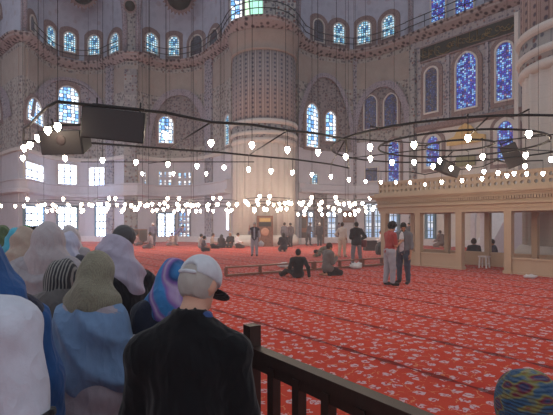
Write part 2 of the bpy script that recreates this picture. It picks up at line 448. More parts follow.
# ------------------------------------------------------------------ giant piers
def pier(c, label):
    o = empty('column', c, 0, kind='structure')
    flutes = MB().lathe([(2.46, 0), (2.46, 7.7), (2.46, 7.71)], 288, flute=.085, nf=28); flutes.build('fluted_shaft', M_marble, o)
    MB().lathe([(2.72,0), (2.72,.5), (2.6,.62), (2.52,.75), (2.4,.8)], 72).build('plinth', M_marble, o)
    MB().lathe([(2.3,7.6), (2.5,7.65), (2.56,7.8), (2.49,7.95)], 72).build('ring_moulding', M_marble, o); MB().lathe([(2.49,7.9), (2.49,9.1)], 72).build('tiled_band', M_tile, o)
    MB().lathe([(2.4,8.15), (2.58,8.2), (2.64,8.32), (2.58,8.45), (2.4,8.5)], 72).build('ring_moulding', M_marble, o); MB().lathe([(2.4,8.95), (2.6,9.0), (2.68,9.15), (2.6,9.3), (2.4,9.38)], 72).build('ring_moulding', M_marble, o)
    t = M_tile
    MB().lathe([(2.47,9.3), (2.47,14.35)], 72).build('tiled_shaft', M_pier, o)
    MB().lathe([(2.4,14.3), (2.58,14.35), (2.58,14.5), (2.52,14.55), (2.52,15.0), (2.7,15.3), (2.78,15.75), (2.78,15.95)], 72).build('pier_capital', M_cap, o)
    return o
def pier_mat():
    t = NT('pier_tile'); c = t.coord(); x = t.sep(c)
    ang = t.math('ARCTAN2', x[1], x[0]); fr = t.math('FRACT', t.math('MULTIPLY', ang, 28/6.28318))
    d = t.math('ABSOLUTE', t.math('SUBTRACT', fr, .5))
    comb = t.node('ShaderNodeCombineXYZ'); t.link(t.math('MULTIPLY', fr, 1), comb.inputs[0]); t.link(t.math('MULTIPLY', x[2], 1.8), comb.inputs[1])
    v = t.vor(comb.outputs[0], 1.7, 'F1', .15)
    k = t.ramp(v, [(.2, (1,1,1,1)), (.34, (0,0,0,1))])
    base = t.mix(t.noise(c, 1.2, 4), srgb(128,116,116), srgb(160,148,146))
    base = t.mix(t.math('MULTIPLY', t.math('LESS_THAN', d, .3), t.math('MULTIPLY', k, .9)), base, srgb(62,56,78))
    base = t.mix(t.math('GREATER_THAN', d, .43), base, srgb(168,154,148))
    base = t.mix(t.math('MULTIPLY', t.math('LESS_THAN', t.math('ABSOLUTE', t.math('SUBTRACT', d, .33)), .03), .7), base, srgb(92,62,60))
    t.base(base); return t.rough(.6, .3)
M_pier = pier_mat(); M_cap = stonework('capital_stone', (158,142,132), vein=.3)
pier(P1, ''); pier(P2, '')
# ------------------------------------------------------------------ windows
wn = 0
def outline(w, h, kind, n=14):
    if kind == 'rect': return [(-w/2,0), (w/2,0), (w/2,h), (-w/2,h)]
    pts = [(-w/2, 0), (w/2, 0)]
    if kind == 'round':
        r = w/2
        pts += [(r*math.cos(PI*k/n), h-r+r*math.sin(PI*k/n)) for k in range(n+1)]
    else:                                   # pointed
        rise = w*.62; m = n//2
        R_ = (rise*rise+(w/2)**2)/w         # arc radius through springing and apex
        a = math.asin(min(1, rise/R_))
        right = [(w/2-R_+R_*math.cos(a*k/m), h-rise+R_*math.sin(a*k/m)) for k in range(m+1)]
        pts += right + [(-x, z) for x, z in right[::-1]][1:]
    return pts
def scaled(pts, w, h, d):
    return [(x*(w+2*d)/w, (z-h/2)*(h+2*d)/h+h/2) for x, z in pts]
def window(path, px0, px1, py0, py1, kind, glass, grid=None, surround=0, frame=.09, framemat=None, off=.0):
    """a window let into the wall on a plan path; px,py are where the photograph shows it"""
    global wn; wn += 1
    a, b = on_path(path, px0), on_path(path, px1); c = (a+b)/2; d = b-a; w = d.length; Y = c.y
    z0, z1 = EYE+(HY-py1)*Y/F, EYE+(HY-py0)*Y/F; h = z1-z0
    o = empty('window_%d' % wn, (c.x, c.y, z0), math.atan2(d.y, d.x), kind='structure')
    # local: x along the wall, -y into the hall
    pts = outline(w, h, kind)
    o.location += Vector((math.sin(o.rotation_euler.z), -math.cos(o.rotation_euler.z), 0))*(.04+off)
    MB().prism(pts, .03).build('pane', glass, o)
    mb = MB(); mb.ring(scaled(pts, w, h, frame), pts, .2, -.12); mb.build('window_frame', framemat or M_marble, o)
    if surround:
        mb = MB(); mb.ring(scaled(pts, w, h, surround), scaled(pts, w, h, frame), .1, -.05); mb.build('painted_surround', M_terra, o)
    if grid:
        nx, nz, mt, th = grid; mb = MB()
        for i in range(1, nx): mb.box((-w/2+w*i/nx, -.03, h/2-.0), (th, .05, h*.97))
        for j in range(1, nz): mb.box((0, -.04, h*j/nz), (w*.98, .05, th))
        mb.build('muntin_grille', mt, o)
    return o
M_frameblue = plain('blue_grey_frame', (92,124,140), .6)
M_framegrey = plain('grey_frame', (120,126,140), .6)
# drums over the left niches
for (p, a, b, t, d_) in ((scB,46,54,27,46), (scB,64,75,33,52), (scB,89,100,36,55), (scB,111,120,34,53), (scC,145,157,34,53), (scC,169,179,37,56)):
    window(p, a, b, t, d_, 'round', G_cyan, surround=.55)
window(scB, 29, 34, 16, 32, 'round', G_dark, surround=.5)
window(scC, 191, 203, 36, 55, 'round', G_dark, surround=.5)
window(scC, 210, 219, 30, 48, 'round', G_dark, surround=.5)
window(scA, -12, 1, -2, 20, 'round', G_cyan, surround=.5)
for (a, b, t, d_, g) in ((313,323,20,42,G_dark), (333,344,24,44,G_cyan), (358,371,22,44,G_cyan), (383,395,16,37,G_cyan)):
    window(scD, a, b, t, d_, 'round', g, surround=.5)
# upper windows of the tiled wall
window(qib, 432, 446, -8, 21, 'rect', G_blue); window(qib, 456, 474, -14, 12, 'rect', G_blue); window(qib, 488, 502, -30, -4, 'round', G_blue)
for (a, b, t, d_) in ((426,438,68,112), (457,477,53,108), (497,513,43,100)):
    window(qib, a, b, t, d_, 'round' if a != 457 else 'pointed', G_blue if a > 430 else G_dim, surround=.4, frame=.12, framemat=M_marble)
window(qib, 427, 440, 136, 166, 'pointed', G_blue, surround=.45, frame=.2)
window(qib, 498, 514, 121, 160, 'pointed', G_blue, surround=.5, frame=.25)
# arched windows of the left niches
window(scB, 58, 78, 87, 123, 'round', G_arch, surround=.5, off=.02); window(scB, 25, 42, 99, 123, 'round', G_arch, surround=.4, off=.02)
window(scC, 159, 173, 117, 143, 'round', G_arch, surround=.4, off=.02); window(scC, 226.5, 230.5, 115, 145, 'round', G_cyan)
window(scA, -20, 2, 96, 122, 'round', G_arch, surround=.4, off=.02)
# gallery windows and garden windows at the floor
gb = (3, 3, M_framegrey, .1)
for (p, a, b, t, d_) in ((scB,23,42,164,185), (scB,58,76,165,184), (scB,90,105,168,186)): window(p, a, b, t, d_, 'rect', G_white, gb)
for (a, b, t, d_) in ((138.5,145,172,184), (159,171,172,185), (179,192,173,186)): window(scC, a, b, t, d_, 'rect', G_arch, (3, 2, M_lower, .3))
wb = (3, 4, M_frameblue, .1)
for (p, a, b, t, d_) in ((scB,21,42,207,234), (scB,58,76,207,236), (scB,97,107,207,236), (scC,158,164,214,237), (scC,166,174,214,237)):
    window(p, a, b, t, d_, 'rect', G_white, wb if b < 110 else (2, 4, M_framegrey, .08), framemat=M_frameblue, frame=.16)
window(scC, 180, 190, 212, 237, 'rect', G_arch, (3, 5, M_lower, .16), framemat=M_framegrey)
window(scC, 228, 230.5, 212, 230, 'rect', G_white)
# right niche
window(scD, 305.5, 317, 104, 147, 'pointed', G_arch, surround=.3, off=.02); window(scD, 325, 335, 112, 141, 'pointed', G_arch, surround=.3, off=.02)
window(scD, 365, 377, 96, 129, 'pointed', G_dim, surround=.25, off=.02); window(scD, 385, 398, 94, 126, 'pointed', G_dim, surround=.25, off=.02)
window(scD, 389, 400, 140, 182, 'pointed', G_blue, surround=.3, off=.02); window(scD, 311, 317, 174, 184, 'rect', G_cyan); window(scD, 366, 378, 168, 181, 'rect', G_dim)
for (a, b, t) in ((300,303,214), (307,312,212), (327,335,212)): window(scD, a, b, t, 239, 'rect', G_day, (2, 5, M_framegrey, .07), frame=.2, framemat=M_framegrey)
window(scD, 366, 372, 204, 238, 'rect', G_day, (2, 6, M_frameblue, .07), frame=.12, framemat=M_framegrey); window(scD, 375, 381, 204, 238, 'rect', G_day, (2, 6, M_frameblue, .07), frame=.12, framemat=M_framegrey)
# ground windows of the tiled wall seen through the marble gallery
for (a, b) in ((390,398), (428,434), (519,524), (538,545)): window(qib if a > 411 else scD, a, b, 200, 238, 'rect', G_day, (2, 5, M_frameblue, .07), frame=.2, framemat=M_frameblue)
# tall greenish window above the pier, and a glowing pane for the blue-lit wall
closed_sweep([Vector(((229-CX)*33.2/F,33.2,0)), Vector(((296-CX)*33.2/F,33.2,0))], [(0,16.4), (0,24), (-.5,24), (-.5,16.4)]).build('wall_back', M_tile, kind='structure')
upp = [Vector(((229-CX)*33.2/F,33.2,0)), Vector(((296-CX)*33.2/F,33.2,0))]
window(upp, 245, 263, -20, 21, 'rect', G_teal, frame=.06); window(upp, 231, 242, -16, 22, 'rect', G_arch, frame=.06)

# blind arches: moulded bands and a recessed field on the walls
def blind_arch(path, px0, px1, apex, base, wid=.42, fieldmat=None, kind='pointed'):
    global tn; tn += 1
    a, b = on_path(path, px0), on_path(path, px1); c = (a+b)/2; Y = c.y
    N_ = 26; z0 = EYE+(HY-base)*Y/F; z1 = EYE+(HY-apex)*Y/F
    def curve(dw, dz):
        ins = []
        for k in range(N_+1):
            t = -1+2*k/N_; px = (px0+px1)/2+t*((px1-px0)/2+dw*F/Y)
            hh = (1-abs(t)**2.3)**.62 if kind == 'pointed' else math.sqrt(max(0, 1-t*t))
            p = on_path(path, px); ins.append((p, z0+(z1+dz-z0)*hh))
        return ins
    nn_in, nn_out = curve(0, 0), curve(wid, wid)
    vs = []; 
    for (p, z), (q, zz) in zip(nn_in, nn_out):
        n = Vector((-p.x, -p.y, 0)).normalized()
        vs += [p+n*.05+Vector((0,0,z)), p+n*.3+Vector((0,0,z)), q+n*.3+Vector((0,0,zz)), q+n*.05+Vector((0,0,zz))]
    fs = [(4*i+k, 4*i+4+k, 4*i+4+(k+1) % 4, 4*i+(k+1) % 4) for i in range(N_) for k in range(4)]
    o = MB().add(vs, fs, False).build('trim_%d' % tn, M_rib, kind='structure')
    if fieldmat:
        vs = []
        for (p, z) in nn_in:
            n = Vector((-p.x, -p.y, 0)).normalized()
            for k in range(9): vs.append(p+n*.03+Vector((0,0,z0+(z-z0)*k/8)))
        MB().add(vs, [(9*i+k, 9*i+9+k, 9*i+10+k, 9*i+1+k) for i in range(N_) for k in range(8)]).build('painted_field', fieldmat, o)
M_f1 = ornament('arch_field', (156,150,156), (66,64,88), (116,78,70), 2.7, .95)
M_f2 = ornament('arch_field_dark', (134,124,124), (62,56,70), (110,72,64), 2.6, .9)
blind_arch(scB, 34, 106, 74, 124, .3, M_f1)
blind_arch(scC, 150, 206, 92, 146, .55, M_f2)
blind_arch(scD, 300, 352, 76, 150, .35, M_f2)
blind_arch(scD, 357, 405, 87, 128, .5, M_f2)
blind_arch(scA, -40, 8, 84, 124, .3, M_f1)
# pilaster strips
def strip(path, a, b, z0, z1, mat, d=.25):
    global tn; tn += 1
    p, q = on_path(path, a), on_path(path, b)
    closed_sweep([p, q], [(0,z0), (d,z0), (d,z1), (0,z1)]).build('trim_%d' % tn, mat, kind='structure')
strip(flatB, 125.2, 137.8, 0, 15, M_tile, .3); strip(qib, 411.5, 417, 0, 15.2, M_tile, .35); strip(qib, 517, 521, 0, 15.2, M_marble, .4)
strip(scC, 206, 213, 0, 15.9, M_f1, .15); strip(scB, 107, 114, 0, 15.9, M_f1, .15); strip(scD, 353, 356.5, 0, 15.9, M_f1, .15)
for a, b in ((447,450), (486,489)): strip(qib, a, b, 9.2, 14.0, M_f1, .12)
strip(scD, 313, 325, 0, 4.1, M_f2, .3)
# gilt calligraphy frieze on the tiled wall
p, q = qpt(421), qpt(516); n = Vector((-V.x, -V.y, 0))
fr = empty('calligraphy_frieze', p, 0, 'long black frieze of gold calligraphy high on the tiled wall', 'frieze')
d = q-p; L = d.length; d.normalize()
fr.rotation_euler = (0, 0, math.atan2(d.y, d.x))
MB().box((L/2, -.06, 14.6), (L, .12, 1.0)).build('black_band', M_green, fr)
g = MB()
x = .25; rnd = random.Random(3)
while x < L-.4:
    k = rnd.randint(0, 3); z = 14.6+rnd.uniform(-.15, .15)
    if k == 0: pts = [Vector((x+.5*math.cos(t), -.135, z-.1+.28*math.sin(t))) for t in np.linspace(PI, 2*PI, 8)]
    elif k == 1: pts = [Vector((x, -.135, z-.32)), Vector((x+.03, -.135, z+.38))]
    elif k == 2: pts = [Vector((x+t*.6, -.135, z+.12*math.sin(t*9))) for t in np.linspace(0, 1, 9)]
    else: pts = [Vector((x+.16*math.cos(t), -.135, z+.16*math.sin(t))) for t in np.linspace(0, 5, 8)]
    g.tube(pts, .03, 4); x += rnd.uniform(.13, .3)
g.build('gold_script', M_gold, fr)
for zz in (14.05, 15.15): MB().box((L/2, -.07, zz), (L, .16, .1)).build('border', M_terra, fr)
# gilt pediment panel and plaque low on the tiled wall
def wall_piece(name, px0, px1, label, cat):
    p, q = qpt(px0), qpt(px1); d = q-p
    return empty(name, (p+q)/2, math.atan2(d.y, d.x), label, cat), d.length
o, w = wall_piece('gilded_pediment', 448, 486, 'gilded carved pediment over a green plaque on the pale tiled wall', 'pediment')
M_pgold = plain('dull_gold', (206,172,112), .5, .1)
MB().prism([(-w/2,7.3), (w/2,7.3), (w/2,7.75), (w*.3,7.9), (w*.16,8.5), (0,8.75), (-w*.16,8.5), (-w*.3,7.9), (-w/2,7.75)], .2, Matrix.Translation((0,-.2,0))).build('pediment_board', M_pgold, o)
MB().box((0,-.12,6.1), (w*.5,.12,.75)).build('green_plaque', plain('sage_plaque', (130,128,92), .6), o)
for s in (-1, 1): MB().box((s*w*.46, -.12, 5.2), (.25, .22, 4.2)).build('side_frame', M_marble, o)
# iron railing along the ledge
def ledge_rail(path, label):
    o = empty('ledge_railing', (0,0,0), 0, label, 'railing', 'iron railings on the high ledge')
    nn = normals(path); e = [p+n*.7+Vector((0,0,ZC)) for p, n in zip(path, nn)]
    for h in (.45, .95): MB().tube([p+Vector((0,0,h)) for p in e], .035, 5).build('rail', M_iron, o)
    acc = 0
    for a, b in zip(e, e[1:]):
        acc += (b-a).length
        if acc > 1.1: acc = 0; MB().tube([b, b+Vector((0,0,.97))], .022, 5).build('upright_bar', M_iron, o)
ledge_rail(scB, 'dark iron railing on the high ledge under four lattice windows at the side')
ledge_rail(scC, 'dark iron railing on the high ledge beside the giant pier, below the large roundel')
ledge_rail(pierc, 'dark iron railing on the ledge around the giant pier head')
ledge_rail(scD, 'dark iron railing on the ledge of the niche by the tiled wall')
ledge_rail(qib, 'dark iron railing on the ledge over the black calligraphy frieze')
# ------------------------------------------------------------------ marble gallery on slender posts
G0 = Vector((5.55, 18.1, 0)); GD = -U
def gp(t, v=0.0, z=0.0): return G0+GD*t+V*v+Vector((0,0,z))
gal = empty('marble_gallery', gp(0), 0, 'low marble gallery on slender square posts with a pierced parapet', 'gallery')
GI = Matrix.Translation(-gp(0))
class GB(MB):
    def build(s, name, mat, parent=None, **kw):
        s.v = [tuple(Vector(v)-gp(0)) for v in s.v]; return MB.build(s, name, mat, parent, **kw)
gy = math.atan2(GD.y, GD.x)
TS = [-1.48, .21, 1.96, 3.72, 5.47, 7.22]; DEP = 2.05
for t in TS:
    mb = GB()
    for (s, z0, z1) in ((.27,2.02,2.1), (.235,.1,2.02), (.3,0,.1)):
        mb.box(gp(t, 0, (z0+z1)/2), (s, s, z1-z0), gy)
    mb.build('post', M_mahfil, gal)
    mb = GB(); mb.box(gp(t, DEP, 1.05), (.2, .2, 2.1), gy); mb.build('rear_post', M_mahfil, gal)
for (a, b, v) in ((0,1,0), (1,2,0), (3,4,0), (4,5,0), (0,1,DEP), (1,2,DEP), (2,3,DEP), (3,4,DEP), (4,5,DEP)):
    mb = GB(); ta, tb = TS[a]+.13, TS[b]-.13
    mb.box(gp((ta+tb)/2, v, .25), (tb-ta, .1, .5), gy); mb.box(gp((ta+tb)/2, v, .52), (tb-ta, .17, .06), gy); mb.box(gp((ta+tb)/2, v, .04), (tb-ta, .18, .08), gy)
    mb.build('low_panel', M_mahfil, gal)
mb = GB(); mb.box(gp((TS[0]+.0), DEP/2, .25), (.1, DEP, .5), gy); mb.build('low_panel', M_mahfil, gal)
t0, t1 = TS[0]-.2, TS[-1]+.3; tm = (t0+t1)/2; Lg = t1-t0
mb = GB()
def course(out, z0, z1):
    mb.box(gp(tm, (DEP)/2, (z0+z1)/2), (Lg+2*out, DEP+.3+2*out, z1-z0), gy)
for out, z0, z1 in ((0,2.1,2.22), (.03,2.22,2.36), (.14,2.36,2.42), (.05,2.42,2.5), (.10,2.62,2.7), (.2,2.7,2.76), (.3,2.76,2.86), (.14,2.86,2.94)): course(out, z0, z1)
mb.build('entablature', M_mahfil, gal)
mb = GB(); course(.04, 2.5, 2.62)
k = 0; n = int((Lg)/.085)
for i in range(n):
    mb.box(gp(t0+(i+.5)*Lg/n, -.25, 2.56), (.05, .12, .1), gy)
mb.build('dentil_course', M_mahfil, gal)
# pierced parapet: two rows of round holes through a slab
def pierced(a, b, z0, z1, name):
    d = b-a; L = d.length; d.normalize(); m = GB(); nrm = Vector((d.y, -d.x, 0)); rows = 2; cw = (z1-z0)/rows; nx = int(L/cw); cw = L/nx; ch = (z1-z0)/rows
    for i in range(nx):
        for j in range(rows):
            c = a+d*((i+.5)*cw)+Vector((0,0,z0+(j+.5)*ch))
            S = 8; vs = []
            sq = [(1,0),(1,1),(0,1),(-1,1),(-1,0),(-1,-1),(0,-1),(1,-1)]
            for off in (.05, -.05):
                for q in range(8):
                    x, z = sq[q]; vs.append(c+d*(x*cw/2)+Vector((0,0,z*ch/2))+nrm*off)
                for q in range(8):
                    an = q*PI/4; vs.append(c+d*(.6*cw/2*math.cos(an))+Vector((0,0,.62*ch/2*math.sin(an)))+nrm*off)
            fs = []
            for q in range(8):
                w = (q+1) % 8
                fs += [(q, w, 8+w, 8+q), (16+q, 24+q, 24+w, 16+w), (8+q, 8+w, 24+w, 24+q)]
            m.add(vs, fs)
    m.build(name, M_mahfil, gal)
pierced(gp(t0,-.1), gp(t1,-.1), 2.94, 3.36, 'pierced_parapet')
pierced(gp(t0,-.1), gp(t0,DEP+.1), 2.94, 3.36, 'pierced_parapet')
mb = GB(); mb.box(gp(tm, -.1, 3.4), (Lg, .16, .08), gy); mb.box(gp(t0, DEP/2, 3.4), (.16, DEP+.3, .08), gy); mb.build('parapet_rail', M_mahfil, gal)
# white stool
st = empty('stool', gp(2.25, 1.2), gy, 'small white stool inside the open bay of the marble gallery', 'stool')
MB().box((0,0,.43), (.34,.3,.05)).build('seat', M_white, st)
for sx in (-1,1):
    for sy in (-1,1): MB().beam((sx*.14, sy*.12, 0), (sx*.12, sy*.1, .41), .045, .045).build('leg', M_white, st)
mb = MB()
for sx in (-1, 1): mb.beam((sx*.13,-.11,.16), (sx*.13,.11,.16), .03, .03)
mb.build('stretcher', M_white, st)
# minbar glimpsed through the gallery
mn = empty('marble_pulpit', at(500, 223, 25.4)*Vector((1,1,0)), ROT, 'white marble pulpit stair seen through the posts of the gallery', 'pulpit')
MB().prism([(-1.8,0), (1.8,0), (1.8,3.4), (1.2,3.4), (-1.8,.6)], .9, Matrix.Translation((0,-.45,0))).build('stair_flank', M_white, mn)
mb = MB(); mb.ring(outline(1.1, 2.6, 'pointed'), scaled(outline(1.1, 2.6, 'pointed'), 1.1, 2.6, -.14), .25, -.12); mb.v = [(x*1-2.4, y, z) for x, y, z in mb.v]; mb.build('gateway', M_white, mn)
MB().box((2.4,0,1.2), (1.0,.9,2.4)).build('dark_door', M_dark, mn)

# ------------------------------------------------------------------ hanging lamps
def lamp_mesh(r, segs, name, mat):
    m = MB(); m.lathe([(0,-1.15*r), (.16*r,-1.05*r), (.55*r,-.6*r), (.85*r,-.1*r), (1.0*r,.35*r), (.93*r,.8*r), (.72*r,1.15*r), (.78*r,1.3*r), (.0,1.3*r)], segs)
    me = m.mesh(name); me.materials.append(mat); return me
M_bulb = emit('lamp_glass', (255,236,206), 74); M_bulbf = emit('lamp_glass_far', (255,238,212), 34)
ME_near = lamp_mesh(.046, 10, 'glass_lamp', M_bulb); ME_far = lamp_mesh(.092, 8, 'glass_lamp', M_bulbf)  # far lamps built oversized, their glare put into the shape
mw = MB(); mw.tube([(0,0,.055), (0,0,.36)], .006, 5); mw.lathe([(.02,.05), (.026,.06), (.02,.085), (0,.09)], 8); ME_wire = mw.mesh('wire'); ME_wire.materials.append(M_iron)
def chandelier(name, label, loops, bulbs, zb, zr, r=.022, cables=(), me=ME_near, wire=True, spokes=(), name_ring='iron_ring', group=None):
    c = sum((Vector(b) for b in bulbs), Vector())/len(bulbs); c.z = zr
    o = empty(name, c, 0, label, 'chandelier', group)
    for pts, closed in loops: MB().tube([Vector(p)-c for p in pts], r, 6, closed).build(name_ring, M_iron, o)
    if spokes:
        m = MB()
        for a, b in spokes: m.tube([Vector(a)-c, Vector(b)-c], r*.6, 5)
        m.build('spoke', M_iron, o)
    if cables:
        for p in cables:
            p = Vector(p)-c; MB().tube([p, p+Vector((random.uniform(-.05,.05),0,22))], .0045 if me is ME_near else .011, 4).build('suspension_cable', M_iron, o)
    for b in bulbs:
        b = Vector(b)
        l = link('glass_lamp', me, None, o); l.location = b-c
        if wire: w = link('wire', ME_wire, None, l)
    return o
ZB, ZR = 3.0, 3.36
def bl(lst, z=ZB): return [plane_at(x, y, z) for x, y in lst]
def lift(pts, z): return [Vector((p.x, p.y, z)) for p in pts]
left_side = bl([(23,158.7),(24,149),(30,146),(38,139),(48,131.6),(57.7,128)])
front = bl([(166,136.7),(211,144),(252,146),(287.4,150.6),(318,153),(345.6,157.5)])
back = bl([(65,159),(102.5,161),(136,163),(168,165),(197,166.6),(224,168),(248.6,170),(271,171.6),(292.5,173),(312,175),(331,177),(349,180)])
loop1 = lift(left_side+front+back[::-1], ZR)
mid = lift([left_side[2], back[3]], ZR)
c1 = [loop1[0], loop1[5], loop1[6], loop1[8], loop1[10], loop1[14], loop1[18], loop1[22], loop1[3]] + [loop1[7]+Vector((0,1.2,0)), loop1[9]+Vector((0,1.4,0)), loop1[6]+Vector((-.5,.9,0))]
cross = [(loop1[7], loop1[20]), (loop1[9], loop1[17]), (loop1[11], loop1[13])]
chandelier('square_chandelier', 'large square iron lamp frame hung low with black loudspeakers at one corner', [(loop1, True)], left_side+front+back, ZB, ZR, .024, c1, spokes=cross)
front2 = bl([(370,148),(414,145.6),(468,139),(529,135)]); more2 = bl([(370.4,159.5),(392,163),(414,163),(439.6,161.5),(482.6,157.5),(433,167),(551,160),(525.7,156),(451,169),(468.7,168),(525,167)])
cc = Vector((3.95, 9.75, 3.42))
circ = lambda r, n=40, z=ZR+.02: [Vector((cc.x+r*math.cos(2*PI*k/n), cc.y+r*math.sin(2*PI*k/n), z)) for k in range(n)]
sp = []
for b in front2+more2:
    v = Vector((b.x-cc.x, b.y-cc.y, 0)); L = v.length or 1; rr = min((2.75, 1.7, .7), key=lambda r: abs(r-L))
    if abs(rr-L) > .05: sp.append((Vector((b.x, b.y, ZR+.02)), Vector((cc.x+v.x/L*rr, cc.y+v.y/L*rr, ZR+.02))))
for k in range(6):
    a = k*PI/3+.3; sp.append((Vector((cc.x+.7*math.cos(a), cc.y+.7*math.sin(a), ZR+.02)), Vector((cc.x+2.75*math.cos(a), cc.y+2.75*math.sin(a), ZR+.02))))
chandelier('ring_chandelier', 'large round iron chandelier of concentric rings before the marble gallery', [(circ(2.75), True), (circ(1.7), True), (circ(.7,20), True)], front2+more2, ZB, ZR, .022,
    [circ(2.75)[k] for k in (3, 15, 21, 33)], spokes=sp)
far3 = bl([(365.6,182),(381,182.5),(396,183),(410,183),(425,185),(441.6,182.5),(462,181),(482,179),(498,173.5)])
tail3 = bl([(543,174),(526.7,174.5),(514,174),(507,176),(484,172)])
lp3 = lift(far3+tail3[::-1][1:], ZR+.0)
chandelier('rail_chandelier', 'curved iron lamp rail hung along the front of the marble gallery', [(lp3, False)], far3+tail3, ZB, ZR, .018, [lp3[k] for k in (0, 3, 6, 9)],
    spokes=[(lp3[9], Vector((tail3[4].x, tail3[4].y, ZR)))])
# far chandeliers: two tiers of lamps, oversized to stand for their glare
rnd = random.Random(5)
FAR = [(66,30.5,'far two-tier chandelier of glare-enlarged lamps over the grey veiled heads'), (120,30,'far two-tier chandelier of glare-enlarged lamps above the lilac scarf'), (171,30,'far two-tier chandelier of glare-enlarged lamps before the tall double window'),
       (214,29.5,'far two-tier chandelier of glare-enlarged lamps just beside the giant pier foot'), (269,28,'far two-tier chandelier of glare-enlarged lamps in front of the giant pier'), (322,29,'far two-tier chandelier of glare-enlarged lamps before the niche doors'), (371,29.5,'far two-tier chandelier of glare-enlarged lamps nearest the gallery corner post')]
for px, Y, lab in FAR:
    c = Vector(((px-CX)*Y/F, Y, 0)); bs = []; r1, r2 = 1.5, 1.2
    for k in range(12):
        a = 2*PI*k/12+rnd.uniform(-.2,.2); r = r1*rnd.uniform(.9,1.05); bs.append((c.x+r*math.cos(a), c.y+r*math.sin(a)*1.6, 2.85+rnd.uniform(-.08,.12)))
    for k in range(7):
        a = 2*PI*k/7+rnd.uniform(-.2,.2); r = r2*rnd.uniform(.85,1.05); bs.append((c.x+r*math.cos(a), c.y+r*math.sin(a), 2.5+rnd.uniform(-.08,.08)))
    for k in range(2): bs.append((c.x+rnd.uniform(-1.2,1.2), c.y-2.8, 3.15))
    rg = lambda r, z, e=1.0: [Vector((c.x+r*math.cos(2*PI*k/24), c.y+r*e*math.sin(2*PI*k/24), z)) for k in range(24)]
    chandelier('glare_chandelier', lab, [(rg(r1,3.15,1.6), True), (rg(r2,2.8), True)], bs, 2.8, 3.1, .022, [rg(r1,3.15,1.6)[k] for k in (0, 12)], ME_far, True, group='two-tier chandeliers with glare-enlarged lamps at the far side')
bs = [plane_at(x, y, 2.35) for x, y in ((298,214.6),(305,214.7),(311,214.7),(321,214.5),(328,214.8),(334,214.6),(345,214.8),(350,214.7),(355,214.7))]
bs = [Vector(((x-CX)*33/F, 33, 2.3)) for x in (298,304.5,311,322,328,334.5,345,350,355)]
chandelier('bar_chandelier', 'straight bar of small lamps enlarged for glare hung low before the niche doors', [([bs[0]+Vector((-.3,0,.3)), bs[-1]+Vector((.3,0,.3))], False)], bs, 2.3, 2.6, .02, (bs[0]+Vector((0,0,.3)), bs[-1]+Vector((0,0,.3))), ME_far)
bs = [Vector(((x-CX)*31/F, 31+dy, 2.85)) for x, dy in ((-12,0),(1,0),(11,.5),(24,0),(33,1))]
chandelier('bar_chandelier', 'short sparse bar of glare-enlarged lamps over the blue and teal scarves', [([bs[0]+Vector((-.3,0,.3)), bs[-1]+Vector((.3,0,.3))], False)], bs, 2.85, 3.1, .02, (bs[1]+Vector((0,0,.3)),), ME_far)
# a few more suspension cables of lamps higher up in the side vault belong to one high lamp rig
hi = [Vector(((px-CX)*14/F, 14, 3.6)) for px in (113,139,146,170,193,203,222)]
chandelier('rail_chandelier', 'slim straight lamp rail behind the square frame, hung by many long cables', [([hi[0]+Vector((-1,0,0)), hi[-1]+Vector((1,0,0))], False)], [Vector((p.x+.1, p.y, 3.22)) for p in hi[1::2]], 3.22, 3.6, .016, hi, spokes=[(Vector((-4.1,14.4,3.6)), Vector((-3.2,13.6,3.6)))])

# ------------------------------------------------------------------ loudspeakers
def speaker(label, c, size, rz, tilt, taper=.8, roll=0, front=1, emblem=False):
    o = empty('loudspeaker', c, rz, label, 'loudspeaker'); o.rotation_euler = (tilt, roll, rz)
    w, d, h = size; m = MB(); vs = []
    for y, k in ((-d/2, 1.0), (d/2, taper)):
        vs += [(-w/2*k, y, -h/2*k), (w/2*k, y, -h/2*k), (w/2*k, y, h/2*k), (-w/2*k, y, h/2*k)]
    m.add(vs, [(0,1,2,3), (7,6,5,4), (0,4,5,1), (1,5,6,2), (2,6,7,3), (3,7,4,0)])
    b = m.build('cabinet', M_dark, o)
    bv = b.modifiers.new('bevel', 'BEVEL'); bv.width = .015; bv.segments = 2
    MB().box((0, -d/2-.008, 0), (w*.94, .016, h*.92)).build('grille', M_grille, o)
    m = MB(); m.tube([(-w*.35, 0, h/2*.88), (-w*.35, 0, h/2+.16)], .012, 6); m.tube([(w*.35, 0, h/2*.88), (w*.35, 0, h/2+.16)], .012, 6); m.tube([(-w*.42,0,h/2+.06), (w*.42,0,h/2+.06)], .02, 6)
    m.build('hanging_bracket', M_iron, o)
    if emblem:
        e = MB(); e.lathe([(.075,0), (.075,.012), (.06,.016), (0,.018)], 20); me = e.mesh('badge'); me.transform(Matrix.Rotation(PI/2, 4, 'X')); q = link('round_badge', me, plain('badge_red', (62,52,54)), o); q.location = (.02, -d/2-.01, .04)
    return o
Ys = 6.6
speaker('big black box loudspeaker hung under the lamp frame corner', at(117.5,126.5,Ys), (.88,.5,.44), .10, .12, .8, .09)
speaker('shallower black loudspeaker with round badge hung beside the big one', at(70,141,6.9), (.68,.5,.36), -.12, .28, .62, .0, emblem=True)
speaker('tilted dark loudspeaker hung in the ring chandelier before the plaque', at(446,169,11.6), (.6,.36,.28), .5, .2, .8, .25)
speaker('slanted dark loudspeaker hung near the fluted corner pier', at(512,155,11.8), (.4,.36,.62), -.6, .25, .7, -.35)
